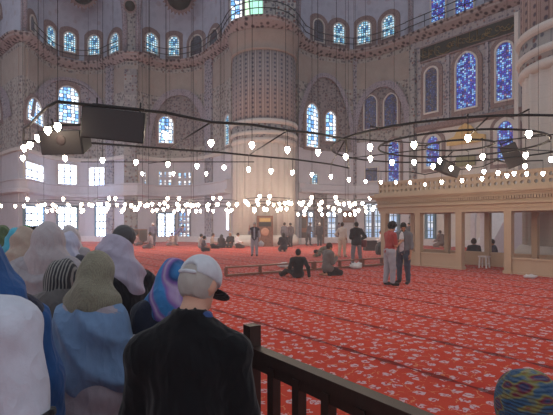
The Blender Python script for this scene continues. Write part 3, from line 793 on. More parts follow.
# ------------------------------------------------------------------ low barrier across the carpet
def barrier(label, pts):
    o = empty('low_barrier', pts[0], 0, label, 'barrier', 'low wooden barriers across the carpet'); base = Vector(pts[0])
    P = [Vector(p)-base for p in pts]
    for a, b in zip(P, P[1:]):
        MB().beam(a+Vector((0,0,.3)), b+Vector((0,0,.3)), .15, .045).build('top_board', M_wood2, o)
        MB().beam(a+Vector((0,0,.05)), b+Vector((0,0,.05)), .13, .06).build('bottom_board', M_wood2, o)
    n = len(P)
    for i, p in enumerate(P):
        d = (P[min(i+1, n-1)]-P[max(i-1, 0)]).normalized()
        MB().box(p+Vector((0,0,.16)), (.06,.13,.25), math.atan2(d.y, d.x)).build('post', M_wood2, o)
b0, b1 = floor_at(226,277), floor_at(398,264.5)
barrier('low red-brown wooden barrier ending in the open behind the capped man', [b0.lerp(b1, t) for t in (0, .16, .33, .44)])
barrier('low wooden barrier stretch behind the two seated men', [b0.lerp(b1, t) for t in (.45, .6, .74)])
barrier('low wooden barrier stretch running up to the gallery corner post', [b0.lerp(b1, t) for t in (.75, .88, .99)])
# ------------------------------------------------------------------ visitors' rail in front
ra, rb = Vector((-.125, 2.30, 0)), Vector((.55, 1.37, 0))
rl = empty('wooden_railing', ra, 0, 'dark wooden visitors railing with square balusters beside the capped man', 'railing')
d = (rb-ra).normalized(); Lr = (rb-ra).length; az = math.atan2(d.y, d.x)
MB().box((0,0,.59), (.065,.065,1.18), az).build('post', M_wood, rl); MB().box(tuple(rb-ra+Vector((0,0,.49))), (.085,.085,.98), az).build('post', M_wood, rl)
MB().beam(Vector((0,0,1.05)), rb-ra+Vector((0,0,1.05)), .062, .05).build('top_rail', M_wood, rl)
MB().beam(Vector((0,0,1.0)), rb-ra+Vector((0,0,1.0)), .03, .06).build('under_rail', M_wood, rl)
MB().beam(Vector((0,0,.14)), rb-ra+Vector((0,0,.14)), .05, .07).build('bottom_rail', M_wood, rl)
nb = 6
for k in range(1, nb): MB().box(tuple((rb-ra)*(k/nb)+Vector((0,0,.58))), (.046,.046,.86), az).build('baluster', M_wood, rl)
# ------------------------------------------------------------------ objects along the far wall
def far_box(name, px, py, w, h, dpt, label, cat, mat, parts=()):
    p = floor_at(px, py); o = empty(name, p, math.atan2(-p.x, p.y), label, cat)
    return o
# carved notice stand at the pier foot
o = far_box('carved_panel', 265, 246.5, 0, 0, 0, 'carved wooden prayer-board with a rosette standing before the giant pier', 'panel', M_wood)
pm = ornament('rosette_panel', (120,84,70), (84,52,48), (160,120,100), 3.0, .8)
MB().box((0,0,1.05), (1.0,.16,2.1)).build('board', pm, o)
m = MB(); m.box((-.53,0,1.05), (.1,.22,2.2)); m.box((.53,0,1.05), (.1,.22,2.2)); m.box((0,0,2.17), (1.16,.24,.12)); m.box((0,0,.06), (1.2,.3,.12)); m.build('frame', M_wood2, o)
m = MB(); m.box((0,-.1,1.92), (.8,.05,.26)); m.build('gilt_head', plain('pale_gilt', (206,170,110)), o)
m = MB(); m.box((0,-.1,1.6), (.9,.05,.3)); m.build('dark_slab', M_dark, o)
m = MB(); m.lathe([(.3,0), (.3,.03), (.18,.05), (0,.06)], 16); me = m.mesh('rosette'); me.transform(Matrix.Rotation(PI/2, 4, 'X')); q = link('rosette', me, plain('rosette_pale', (176,130,110)), o); q.location = (0,-.09,1.05)
# framed panel high on the niche wall
p = on_path(scD, 348); o = empty('framed_panel', (p.x, p.y-.3, 1.75), 0, 'brown framed panel on the wall between the niche windows', 'panel')
MB().box((0,0,.5), (.8,.06,.8)).build('panel', plain('panel_brown', (120,88,76)), o); m = MB(); m.ring([(-.5,0),(.5,0),(.5,1),(-.5,1)], [(-.4,.1),(.4,.1),(.4,.9),(-.4,.9)], .1, -.06); m.build('frame', M_wood2, o)
# tall wooden door leaves in the niche
for px, lab in ((303.5, 'tall brown door leaf standing open beside the white niche window'), (320.5, 'narrow brown door leaf by the second niche window')):
    p = on_path(scD, px); o = empty('door_leaf', (p.x, p.y-.35, 0), .1, lab, 'door')
    MB().box((0,0,1.15), (.55,.06,2.3)).build('panel', M_wood2, o)
    m = MB(); m.box((0,-.04,1.7), (.4,.04,.8)); m.box((0,-.04,.6), (.4,.04,.7)); m.build('raised_field', M_wood, o)
p = floor_at(139, 244); o = empty('wooden_cupboard', p, .3, 'wide dark wooden cupboard against the far left wall', 'cupboard')
MB().box((0,0,.6), (1.3,.5,1.2)).build('body', M_wood2, o)
for s in (-1, 1): MB().box((s*.32,-.26,.6), (.58,.03,1.05)).build('door', M_wood, o)
p = floor_at(370, 250.5); o = empty('equipment_case', p, .2, 'black equipment case standing on the carpet near the gallery corner', 'case')
MB().box((0,0,.28), (.75,.45,.56)).build('body', M_dark, o); MB().box((0,0,.59), (.78,.48,.06)).build('lid', M_dark, o); m = MB(); m.box((-.3,-.23,.4), (.06,.03,.1)); m.box((.3,-.23,.4), (.06,.03,.1)); m.build('latch', M_iron, o)
p = floor_at(379, 254.5); o = empty('rucksack', p, .5, 'black rucksack standing on the carpet left of the gallery', 'bag')
m = MB(); m.lathe([(.14,0), (.2,.08), (.21,.3), (.17,.5), (.08,.58), (0,.6)], 14); m.build('body', M_dark, o); m = MB(); m.tube([(-.05,-.05,.56), (-.05,-.05,.68), (.05,-.05,.68), (.05,-.05,.56)], .015, 6); m.build('handle', M_dark, o)
# crumpled plastic bags
def crumple(name, p, sx, sy, sz, label, mat, seed):
    rnd = random.Random(seed); bm = bmesh.new(); bmesh.ops.create_icosphere(bm, subdivisions=3, radius=1)
    ph = [rnd.uniform(0, 6) for _ in range(6)]
    for v in bm.verts:
        c = v.co.copy(); k = 1+.16*math.sin(7*c.x+ph[0])*math.sin(6*c.y+ph[1])+.12*math.sin(11*c.z+9*c.x+ph[2])
        v.co = Vector((c.x*sx*k, c.y*sy*k, max(0, (c.z*.5+.45)*sz*k)))
    me = bpy.data.meshes.new(name); bm.to_mesh(me); bm.free()
    for f in me.polygons: f.use_smooth = True
    o = link(name, me, mat); o.location = p; tag(o, label, 'bag'); return o
M_bag = plain('white_plastic', (205,200,202), .35, 0, .5)
crumple('plastic_bag', floor_at(285,267.5), .3, .2, .2, 'crumpled white plastic bag beside the seated man in black', M_bag, 1)
crumple('plastic_bag', floor_at(356,268.8), .22, .16, .24, 'pale plastic bag tucked against the low barrier below the man in black jacket', M_bag, 2)
crumple('plastic_bag', floor_at(530,278.3), .2, .1, .12, 'white plastic bag lying at the foot of the gallery panel', M_bag, 3)
# ------------------------------------------------------------------ bodies and clothes grown as smooth surfaces
A = lambda *v: np.array(v, float)
def unit(v):
    n = np.linalg.norm(v); return v/n if n > 1e-9 else v
def rc(a, b, ra, rb): return ('rc', A(*a), A(*b), ra, rb)
def el(c, R_, r): return ('el', A(*c), np.array(R_, float), A(*r))
def grow(prims, h, k=.03, mods=()):
    """a smooth surface round the primitives, on a grid of spacing h"""
    lo = np.full(3, 1e9); hi = -lo; bb = []
    for p in prims:
        if p[0] == 'rc': a = np.minimum(p[1]-p[3], p[2]-p[4]); b = np.maximum(p[1]+p[3], p[2]+p[4])
        else:
            e = np.sqrt(((p[2]*p[3][:, None])**2).sum(0)); a = p[1]-e; b = p[1]+e
        bb.append((a, b)); lo = np.minimum(lo, a); hi = np.maximum(hi, b)
    pad = 3*h+.02; lo -= pad; hi += pad
    n = np.ceil((hi-lo)/h).astype(int)+1
    D = np.full(n, .5)
    for p, (a, b) in zip(prims, bb):
        m = k+3*h+.03
        i0 = np.maximum(((a-m-lo)/h).astype(int), 0); i1 = np.minimum(((b+m-lo)/h).astype(int)+2, n)
        g = np.stack(np.meshgrid(*[lo[q]+h*np.arange(i0[q], i1[q]) for q in range(3)], indexing='ij'), -1)
        if p[0] == 'rc':
            ab = p[2]-p[1]; L2 = max(ab @ ab, 1e-9); t = np.clip(((g-p[1]) @ ab)/L2, 0, 1)
            d = np.linalg.norm(g-p[1]-t[..., None]*ab, axis=-1)-(p[3]+(p[4]-p[3])*t)
        else:
            q = (g-p[1]) @ p[2].T; k0 = np.linalg.norm(q/p[3], axis=-1); k1 = np.linalg.norm(q/p[3]**2, axis=-1)
            d = np.where(k1 > 1e-6, k0*(k0-1)/np.maximum(k1, 1e-6), -p[3].min())
        sl = tuple(slice(i0[q], i1[q]) for q in range(3)); o = D[sl]
        hh = np.clip(.5+.5*(o-d)/k, 0, 1); D[sl] = o*(1-hh)+d*hh-k*hh*(1-hh)
    if mods:
        g = np.stack(np.meshgrid(*[lo[q]+h*np.arange(n[q]) for q in range(3)], indexing='ij'), -1)
        for f in mods: D = f(g, D)
    s = D < 0
    c = np.zeros(n-1, int); acc = np.zeros(tuple(n-1)+(3,)); cnt = np.zeros(n-1)
    sh = lambda dx, dy, dz: (slice(dx, n[0]-1+dx), slice(dy, n[1]-1+dy), slice(dz, n[2]-1+dz))
    cor = [(x, y, z) for x in (0,1) for y in (0,1) for z in (0,1)]
    for q in cor: c += s[sh(*q)]
    for i in range(8):
        for j in range(i+1, 8):
            a, b = cor[i], cor[j]
            if sum(abs(u-v) for u, v in zip(a, b)) != 1: continue
            fa, fb = D[sh(*a)], D[sh(*b)]; x = (fa < 0) != (fb < 0)
            t = np.where(x, fa/np.where(x, fa-fb, 1), 0)
            pt = np.array(a)+t[..., None]*(np.array(b)-np.array(a)); acc += np.where(x[..., None], pt, 0); cnt += x
    mix = (c > 0) & (c < 8); idx = np.full(n-1, -1); idx[mix] = np.arange(mix.sum())
    ii = np.argwhere(mix); V_ = lo+h*(ii+acc[mix]/cnt[mix][:, None])
    Fs = []
    for ax in range(3):
        o1, o2 = (ax+1) % 3, (ax+2) % 3
        a = [slice(1, m-1) for m in n]; b = list(a); a[ax] = slice(0, n[ax]-1); b[ax] = slice(1, n[ax])
        sa, sb = s[tuple(a)], s[tuple(b)]; e = np.argwhere(sa != sb)
        if not len(e): continue
        base = e.copy(); base[:, o1] += 1; base[:, o2] += 1
        base_g = base                                   # the grid point the edge starts from
        q = []
        for (u, v) in ((-1,-1), (0,-1), (0,0), (-1,0)):
            w = base_g.copy(); w[:, o1] += u; w[:, o2] += v; q.append(idx[w[:, 0], w[:, 1], w[:, 2]])
        q = np.stack(q, 1); ins = sa[e[:, 0], e[:, 1], e[:, 2]]
        q[~ins] = q[~ins][:, ::-1]; Fs.append(q)
    Q = np.concatenate(Fs) if Fs else np.zeros((0, 4), int); Q = Q[(Q >= 0).all(1)]
    return V_, Q
def npmesh(name, V_, Q, mat):
    me = bpy.data.meshes.new(name); nv, nf = len(V_), len(Q)
    me.vertices.add(nv); me.vertices.foreach_set('co', V_.astype(np.float32).ravel())
    me.loops.add(nf*4); me.loops.foreach_set('vertex_index', Q.astype(np.int32).ravel())
    me.polygons.add(nf); me.polygons.foreach_set('loop_start', np.arange(0, nf*4, 4, dtype=np.int32))
    me.polygons.foreach_set('use_smooth', np.ones(nf, bool)); me.update(calc_edges=True)
    if mat: me.materials.append(mat)
    return me

# ---- one relaxed and one gripping right hand, in a frame x = away from the thumb, y = along the fingers, z = back of the hand
def hand_template(curl, h):
    P = []
    P.append(el((0, .045, 0), np.eye(3), (.040, .052, .016))); P.append(rc((0,-.02,0), (0,.03,0), .026, .022))
    for x, L, y in ((-.030, .070, .084), (-.010, .080, .090), (.010, .075, .087), (.029, .058, .078)):
        p = A(x*.9, y-.02, 0); ang = 0; q = A(x, y, 0); P.append(rc(p, q, .0105, .0098)); p = q
        for j, f in enumerate((.45, .32, .23)):
            ang += curl*(1.0 if j == 0 else 1.15); q = p+L*f*A(x*.6, math.cos(ang), -math.sin(ang)); P.append(rc(p, q, .0096-.0008*j, .0088-.0008*j)); p = q
    p = A(-.024, .012, -.004); q = A(-.050, .040, -.016); P.append(rc(p, q, .015, .0115)); r = q+A(-.010+curl*.012, .032, -.012*curl-.004); P.append(rc(q, r, .0108, .0095)); P.append(rc(r, r+A(.002+curl*.012, .024, -.012*curl), .0095, .0078))
    return grow(P, h, .006)
HANDS = {('relax', 0): hand_template(.28, .0055), ('grip', 0): hand_template(.85, .0055), ('relax', 1): hand_template(.28, .008), ('grip', 1): hand_template(.85, .008)}

# ---- poses: joints in metres, the figure looks along +y
def rotx(v, a):          # lean forward by a about the x axis
    c, s = math.cos(a), math.sin(a); return A(v[0], v[1]*c+v[2]*s, -v[1]*s+v[2]*c)
ARMS = {'down': ((.05,-.02,-.285), (.06,.05,-.53)), 'front': ((.06,-.03,-.28), (-.08,.20,-.30)), 'phone': ((.03,.05,-.28), (-.07,.28,-.17)), 'raise': ((.10,.16,-.20), (.02,.24,.06)),
        'pray': ((.02,.05,-.27), (-.08,.27,-.13)), 'plant': ((.12,-.10,-.24), (.14,-.18,-.50)), 'bag': ((.07,-.03,-.285), (.09,.04,-.53)), 'lap': ((.07,.06,-.25), (.02,.28,-.30)), 'hips': ((.16,-.06,-.24), (.02,.08,-.36)), 'reach': ((.03,.16,-.22), (-.02,.36,-.26))}
def arms(J, L, R_, spine=None):
    for side, s, spec in (('L', -1, L), ('R', 1, R_)):
        e, w = ARMS[spec] if isinstance(spec, str) else spec
        J['el'+side] = J['sh'+side]+A(s*e[0], e[1], e[2]); J['wr'+side] = J['sh'+side]+A(s*w[0], w[1], w[2])
def stand(lean=0, L='down', R='down', stride=0, wide=0, sh=.175, drop=0.0):
    J = dict(hip=A(0,0,.93), chest=A(0,0,1.25), neck=A(0,-.015,1.44), shL=A(-sh,-.015,1.36-drop), shR=A(sh,-.015,1.36-drop))
    a = math.radians(lean)
    for n in ('chest', 'neck', 'shL', 'shR'): J[n] = J['hip']+rotx(J[n]-J['hip'], a)
    arms(J, L, R)
    for s, n in ((-1, 'L'), (1, 'R')):
        f = stride*s
        J['hp'+n] = A(s*.09, 0, .90); J['kn'+n] = A(s*(.10+wide), f*.5+.015, .49); J['an'+n] = A(s*(.10+wide*1.6), f-.02, .085); J['to'+n] = A(s*(.12+wide*1.6), f+.13, .035)
    return J
def seat(kind, L='lap', R='lap'):
    if kind == 'heels':
        J = dict(hip=A(0,-.08,.26), chest=A(0,-.06,.55), neck=A(0,-.03,.75), shL=A(-.175,-.04,.69), shR=A(.175,-.04,.69))
        for s, n in ((-1,'L'), (1,'R')): J['hp'+n] = A(s*.09,-.06,.24); J['kn'+n] = A(s*.12,.36,.085); J['an'+n] = A(s*.10,-.14,.07); J['to'+n] = A(s*.10,-.27,.05)
    elif kind == 'cross':
        J = dict(hip=A(0,0,.14), chest=A(0,.02,.43), neck=A(0,.05,.63), shL=A(-.175,.03,.57), shR=A(.175,.03,.57))
        for s, n in ((-1,'L'), (1,'R')): J['hp'+n] = A(s*.09,.02,.13); J['kn'+n] = A(s*.34,.26,.15); J['an'+n] = A(-s*.06,.36,.08); J['to'+n] = A(-s*.19,.38,.06)
    elif kind == 'side':
        J = dict(hip=A(0,0,.14), chest=A(0,-.05,.43), neck=A(0,-.06,.63), shL=A(-.18,-.06,.57), shR=A(.18,-.07,.57))
        J.update(hpL=A(-.09,.02,.13), hpR=A(.09,.03,.13), knL=A(-.30,.26,.26), anL=A(-.50,.30,.08), toL=A(-.54,.40,.10), knR=A(-.12,.42,.30), anR=A(-.40,.50,.08), toR=A(-.45,.60,.10))
    elif kind == 'bow':
        J = dict(hip=A(0,-.16,.44), chest=A(0,.15,.37), neck=A(0,.36,.25), shL=A(-.18,.33,.25), shR=A(.18,.33,.25))
        for s, n in ((-1,'L'), (1,'R')): J['hp'+n] = A(s*.09,-.15,.40); J['kn'+n] = A(s*.12,.05,.09); J['an'+n] = A(s*.10,-.42,.07); J['to'+n] = A(s*.10,-.52,.04)
        J.update(elL=A(-.30,.42,.12), elR=A(.30,.42,.12), wrL=A(-.20,.58,.04), wrR=A(.20,.58,.04)); return J
    arms(J, L, R); return J

SKINS = {'pale': plain('skin', (205,158,136), .55, var=.05), 'tan': plain('skin', (172,120,94), .55, var=.05), 'brown': plain('skin', (120,82,64), .55, var=.05)}
M_eye = plain('eye_dark', (24,18,18), .3)
M_lip = plain('lip', (150,84,76), .5)
H_black = cloth((30,26,26)); H_grey = cloth((172,164,158)); H_brown = cloth((58,42,36))
FC = {'n': 0}
def person(label, loc, face, J, wear, skin='tan', h=1.72, head=(10, 0), vox=.02, hands=('relax', 'relax'), group=None, build=1.0, far=False, headfwd=0.0):
    """face: compass turn of the body (0 = away from the camera, 90 = to the left of the picture); head = (nod, turn to the right)"""
    s = h/1.72; J = {k: v*s for k, v in J.items()}
    o = empty('person', loc, math.radians(face), label, 'person', group)
    up = unit(J['neck']-J['hip']); right = unit(J['shR']-J['shL']); fwd = unit(np.cross(up, right)); right = np.cross(fwd, up)
    T = np.array([right, fwd, up])
    nod, yaw = math.radians(head[0]), -math.radians(head[1])
    bf = A(fwd[0], fwd[1], 0) if abs(fwd[2]) < .9 else A(0, 1, 0); bf = unit(bf)
    hf = A(bf[0]*math.cos(yaw)-bf[1]*math.sin(yaw), bf[0]*math.sin(yaw)+bf[1]*math.cos(yaw), 0); hr = A(hf[1], -hf[0], 0)
    hf2 = hf*math.cos(nod)-A(0,0,1)*math.sin(nod); hu = np.cross(hr, hf2); HR = np.array([hr, hf2, hu])
    hc = J['neck']+s*(.155*unit(hu*.6+up*.4)+.02*hf2+headfwd*bf)
    H = lambda x, y, z: hc+s*(x*hr+y*hf2+z*hu)
    B = build
    torso = lambda d: [el(J['chest'], T, ((.155*B+d)*s, (.108*B+d)*s, (.20+d)*s)), el(J['hip']*.62+J['chest']*.38, T, ((.138*B+d)*s, (.105*B+d)*s, (.17+d)*s)), el(J['hip'], T, ((.158*B+d)*s, (.115*B+d)*s, (.13+d)*s)),
                       rc(J['shL'], J['shR'], (.058*B+d)*s, (.058*B+d)*s), rc(J['shL']*.8+J['neck']*.2, J['neck']-up*.01*s, (.052*B+d)*s, (.048+d)*s), rc(J['shR']*.8+J['neck']*.2, J['neck']-up*.01*s, (.052*B+d)*s, (.048+d)*s), rc(J['chest']+up*.06*s, J['neck'], (.09+d)*s, (.052+d)*s)]
    def limb(a, b, ra, rb, d, t=1.0, t0=0.0):
        q = J[a]+(J[b]-J[a])*t; p = J[a]+(J[b]-J[a])*t0; return rc(p, q, (ra+(rb-ra)*t0+d)*s, (ra+(rb-ra)*t+d)*s)
    armp = lambda d, t=2.0: [q for n in 'LR' for q in ([limb('sh'+n, 'el'+n, .056*B, .043*B, d, min(t, 1))]+([limb('el'+n, 'wr'+n, .044*B, .029*B, d, t-1)] if t > 1 else []))]
    legp = lambda d, t=2.0: [q for n in 'LR' for q in ([limb('hp'+n, 'kn'+n, .088*B, .058*B, d, min(t, 1))]+([limb('kn'+n, 'an'+n, .060*B, .040*B, d, t-1)] if t > 1 else []))]
    feet = lambda d: [rc(J['an'+n]-A(0,0,.02*s), J['to'+n], (.042+d)*s, (.034+d)*s) for n in 'LR']
    neckp = [rc(J['neck']-up*.03*s, hc-hu*.05*s, .058*s, .052*s)]
    headp = [el(H(0,-.012,.02), HR, (.074*s,.094*s,.098*s)), el(H(0,.03,-.055), HR, (.054*s,.062*s,.060*s)), rc(H(0,.085,-.005), H(0,.105,-.032), .010*s, .014*s), rc(H(-.04,.078,.022), H(.04,.078,.022), .012*s, .012*s),
             el(H(0,.082,-.088), HR, (.022*s,.018*s,.018*s)), rc(H(-.016,.088,-.062), H(.016,.088,-.062), .008*s, .008*s)]
    ears = [el(H(q*.076,-.008,-.012), HR, (.012*s,.024*s,.034*s)) for q in (-1, 1)]
    Vb, Qb = grow(torso(0)+armp(0)+legp(0)+feet(0)+neckp+headp+ears, vox, .025*s)
    vs, qs = [Vb], [Qb]; n = len(Vb)
    for side, sg, hk in (('L', -1, hands[0]), ('R', 1, hands[1])):
        if hk is None: continue
        y = unit(J['wr'+side]-J['el'+side]); out = right*sg
        if abs(y @ unit(up)) < .6: z = unit(A(0,0,1)-y*y[2]); x = np.cross(y, z)*sg; x = x if True else x
        else: z = unit(out-y*(out @ y)); x = np.cross(y, z)*sg
        tv, tq = HANDS[(hk, 1 if far else 0)]
        x = np.cross(y, z) if sg > 0 else np.cross(z, y)
        w = J['wr'+side]+y*.01*s+s*(tv[:, :1]*x+tv[:, 1:2]*y+tv[:, 2:]*z)
        vs.append(w); qs.append((tq if sg > 0 else tq[:, ::-1])+n); n += len(w)
    link('body', npmesh('body', np.concatenate(vs), np.concatenate(qs), SKINS[skin]), None, o)
    # eyes
    m = MB()
    for q in (-1, 1):
        bmv = []; c = Vector(H(q*.032,.083,.008)); m.lathe([(0,-.011*s), (.010*s,-.006*s), (.013*s,0), (.010*s,.006*s), (0,.011*s)], 8, c)
    if not far: m.build('eyes', M_eye, o); m = MB(); m.tube([H(-.022,.094,-.064), H(0,.098,-.062), H(.022,.094,-.064)], .005*s, 6); m.build('mouth', M_lip, o)
    else: m.build('eyes', M_eye, o)
    def folds(amp, f=26, seed=0.0):
        return lambda g, D: D+amp*np.sin(f*g[..., 0]+4*np.sin(9*g[..., 2]+seed)+seed)*np.sin(f*.5*g[..., 2]+5*np.sin(7*g[..., 1]+seed)+f*.4*g[..., 1])
    def cut(p, nrm):             # keep what lies behind the plane
        nrm = unit(nrm); return lambda g, D: np.maximum(D, (g-p) @ nrm)
    def carve(c, R_, r):
        def f(g, D):
            q = (g-c) @ np.array(R_).T/np.array(r); return np.maximum(D, -(np.linalg.norm(q, axis=-1)-1)*min(r))
        return f
    gz = max(0.018, vox*.75)
    def put(name, prims, mat, k=.03, mods=(), v=None, **kw):
        vv, q = grow(prims, v or vox, k, mods); return tag(link(name, npmesh(name, vv, q, mat), None, o), **kw)
    for w in wear:
        kind, mat = w[0], w[1]; opt = w[2] if len(w) > 2 else None
        FC['n'] += 1; sd = FC['n']*1.7
        neckcut = carve(J['neck']+up*.075*s+fwd*.012*s, T, (.066*s,.070*s,.075*s))
        if kind == 'shirt':
            t = {'short': .80, 'long': 1.93, None: 1.93, 'rolled': 1.35}[opt]
            put('shirt', torso(gz)+armp(gz, t), mat, .03*s, (folds(.005*s, 22, sd), neckcut))
        elif kind == 'jacket':
            put('jacket', torso(gz+.014)+armp(gz+.008, 1.95)+[limb('hp'+n, 'kn'+n, .09*B, .08*B, gz+.014, .12) for n in 'LR'], mat, .035*s, (folds(.006*s, 20, sd), neckcut))
        elif kind == 'open_shirt':       # unbuttoned, the front left open
            c = J['chest']+fwd*.2*s-up*.1*s
            put('open_shirt', torso(gz+.016)+armp(gz+.008, 1.3), mat, .03*s, (folds(.006*s, 20, sd), neckcut, carve(c, T, (.085*s,.17*s,.5*s))))
        elif kind == 'vest':
            c = J['chest']+fwd*.2*s-up*.05*s
            put('vest', torso(gz+.016), mat, .03*s, (neckcut, carve(c, T, (.05*s,.16*s,.45*s))))
        elif kind == 'trousers':
            put('trousers', [el(J['hip'], T, ((.160*B+gz)*s, (.117*B+gz)*s, (.12+gz)*s))]+legp(gz+.006, 1.93), mat, .035*s, (folds(.007*s, 18, sd), cut(J['hip']+up*.10*s, up)))
        elif kind == 'coat':             # to the knee or below
            zz = opt or .45
            hem = [rc(J['hip'], (J['knL']+J['knR'])/2*1.0+A(0,0,(zz-.49)*s), (.15*B+gz)*s, (.19*B+gz)*s), limb('hpL','knL',.1,.11,gz,.8), limb('hpR','knR',.1,.11,gz,.8)]
            put('coat', torso(gz+.016)+armp(gz+.012, 1.93)+hem, mat, .06*s, (folds(.009*s, 18, sd), neckcut))
        elif kind == 'robe':
            c0 = (J['anL']+J['anR'])/2+A(0,0,.10*s)
            put('robe', [el(J['hip'], T, ((.16*B+gz)*s, (.12*B+gz)*s, (.13+gz)*s)), rc(J['hip'], c0, (.13+gz)*s, (.15+gz)*s), limb('hpL','knL',.1,.1,gz), limb('hpR','knR',.1,.1,gz)], mat, .07*s, (folds(.012*s, 24, sd), cut(J['hip']+up*.10*s, up)))
        elif kind == 'shoes':
            put('shoe', feet(gz*.7)[:1], mat, .02); put('shoe', feet(gz*.7)[1:], mat, .02)
        elif kind == 'hair':
            r = {'short': .014, None: .014, 'curly': .036, 'long': .02}[opt]; rr = A(.074+r, .094+r, .098+r)*s
            pr = [el(H(0,-.014,.022), HR, rr)]
            if opt == 'long': pr += [rc(H(0,-.06,-.02), H(0,-.07,-.16), .085*s, .07*s)]
            md = [cut(H(0,.055,.0), hf2*.82-hu*.55)]
            if opt != 'long': md.append(cut(H(0,-.03,-.075), -hu*.9+hf2*.35))
            if opt == 'curly': md.insert(0, folds(.012*s, 75, sd))
            md.append(carve(H(0,.12,-.05), HR, (.072*s,.09*s,.09*s)))
            put('hair', pr, mat, .02, md, min(vox, .016))
        elif kind == 'beard':
            put('beard', [el(H(0,.036,-.07), HR, (.058*s,.064*s,.058*s))], mat, .02, (cut(H(0,0,-.045), hu),), min(vox, .015))
        elif kind == 'fringe_hair':      # short hair left round the back of the head under a cap
            put('hair', [el(H(0,-.014,.005), HR, A(.082,.102,.10)*s)], mat, .02, (cut(H(0,.03,.0), hf2), cut(H(0,0,-.075), -hu), cut(H(0,0,.06), hu)), .008)
        elif kind == 'cap':
            put('cap', [el(H(0,-.01,.034), HR, A(.088,.108,.10)*s)], mat, .02, (cut(H(0,0,.018), -hu), carve(H(0,-.115,.026), HR, (.042*s,.04*s,.032*s))), .008)
            put('cap_strap', [rc(H(q*.02,-.116+abs(q)*.004,.014), H((q+1)*.02,-.116+abs(q+1)*.004,.014), .009*s, .009*s) for q in (-2,-1,0,1)], mat, .004, (), .006)
            pr = [el(H(0,.125,.012), HR, A(.07,.085,.012)*s)]
            put('visor', pr, opt or mat, .01, (cut(H(0,.07,0), -hf2),), .006)
            m = MB(); m.lathe([(.012*s,0), (.010*s,.006*s), (0,.008*s)], 10, H(0,-.01,.132)); m.build('cap_button', mat, o)
        elif kind == 'beanie':
            put('knit_hat', [el(H(0,-.016,.038), HR, A(.094,.112,.108)*s)], mat, .02, (folds(.003*s, 90, sd), cut(H(0,.02,-.012), -hu*.9+hf2*.25)), .01)
        elif kind == 'scarf':            # headscarf closed under the chin, falling on the shoulders
            L_ = opt or {}
            fall = L_.get('fall', .10); rad = L_.get('r', .012); hv = min(vox, .013)
            pr = [el(H(0,-.016,.016), HR, A(.092+rad,.114+rad,.118+rad)*s), rc(H(0,-.02,-.03), J['neck']+up*.02*s, (.098+rad)*s, (.095+rad)*s),
                  rc(J['neck']-right*.09*s-up*.01*s, J['neck']+right*.09*s-up*.01*s, (.075+rad)*s, (.075+rad)*s),
                  rc(J['neck']-fwd*.02*s, J['chest']-fwd*.04*s+up*(.16-fall)*s, (.115+rad)*s, (.11+rad*.5)*s),
                  rc(J['neck']+fwd*.05*s, J['chest']+fwd*.08*s+up*(.16-fall)*s, (.085+rad)*s, (.08+rad)*s)]
            if L_.get('knot'): pr.append(el(H(0,-.125,-.05), HR, A(.05,.045,.06)*s))
            amp = L_.get('amp', .011)
            fold2 = lambda g, D: D+amp*s*(np.abs(np.sin(13*((g-hc) @ hr)+17*((g-hc) @ hu)+2.2*np.sin(9*((g-hc) @ hf2)+sd)))*1.6-1)
            put('headscarf', pr, mat, .05*s, (fold2, carve(H(0,.115,-.02), HR, (.062*s,.075*s,.092*s))), hv)
        elif kind == 'headcover':        # close scarf tied at the back, neck covered, ends short
            pr = [el(H(0,-.02,.02), HR, A(.094,.118,.116)*s), el(H(0,-.085,-.03), HR, A(.065,.055,.07)*s), rc(H(0,-.05,-.05), J['neck']-fwd*.02*s, .075*s, .07*s)]
            fold2 = lambda g, D: D+.006*s*np.sin(60*((g-hc) @ hr)+22*((g-hc) @ hu)+2*np.sin(20*((g-hc) @ hf2)+sd))
            put('headscarf', pr, mat, .04*s, (fold2, carve(H(0,.125,-.04), HR, (.066*s,.085*s,.10*s))), .011)
        elif kind == 'shawl':            # wide cloth round the shoulders and upper arms
            d = .014; dn = opt or .5
            pr = [rc(J['shL']-up*.02*s, J['shR']-up*.02*s, (.088+d)*s, (.088+d)*s), el(J['chest'], T, ((.175*B+d)*s, (.13*B+d)*s, (.2+d)*s))]
            for n in 'LR': pr += [limb('sh'+n, 'el'+n, .075, .08, d, 1.0), limb('el'+n, 'wr'+n, .07, .06, d, dn)]
            pr += [rc(J['neck']-up*.03*s, J['sh'+n], .085*s, .095*s) for n in 'LR']
            pr.append(rc(J['chest']-fwd*.03*s, J['hip']-fwd*.05*s+up*.12*s, .15*s, .13*s))
            fold3 = lambda g, D: D+.016*s*(np.abs(np.sin(19*(g @ (right*.5+up*.85))+2.5*np.sin(6*(g @ right)+sd)))*1.6-1)
            put('shawl', pr, mat, .06*s, (fold3,), .013)
        elif kind == 'collar':
            put('collar', [rc(J['neck']-right*.05*s, J['neck']+right*.05*s, .05*s, .05*s)], mat, .02, (cut(J['neck']+up*.03*s, up),), .01)
        elif kind == 'veil':             # long loose veil from the crown over shoulder and arm
            pr = [el(H(0,-.02,.016), HR, A(.108,.128,.13)*s), rc(H(0,-.03,-.03), J['neck'], .12*s, .14*s), rc(J['shL']-up*.01*s, J['shR']-up*.01*s, .10*s, .10*s), rc(J['neck']-fwd*.05*s, J['hip']-fwd*.07*s+up*.05*s, .16*s, .19*s),
                  rc(J['shR']-up*.02*s, J['elR']+right*.02*s, .10*s, .10*s), rc(J['shL']-up*.02*s, J['elL']-right*.02*s, .10*s, .10*s), rc(J['elR'], J['elR']-A(0,.0,.30*s), .10*s, .11*s)]
            fold2 = lambda g, D: D+.014*s*(np.abs(np.sin(17*(g @ right)+2.5*np.sin(4*g[..., 2]+sd)))*1.6-1)
            put('veil', pr, mat, .06*s, (fold2, carve(H(0,.135,-.02), HR, (.066*s,.085*s,.10*s))), .014)
        elif kind == 'trim':             # dark binding on a sleeve end
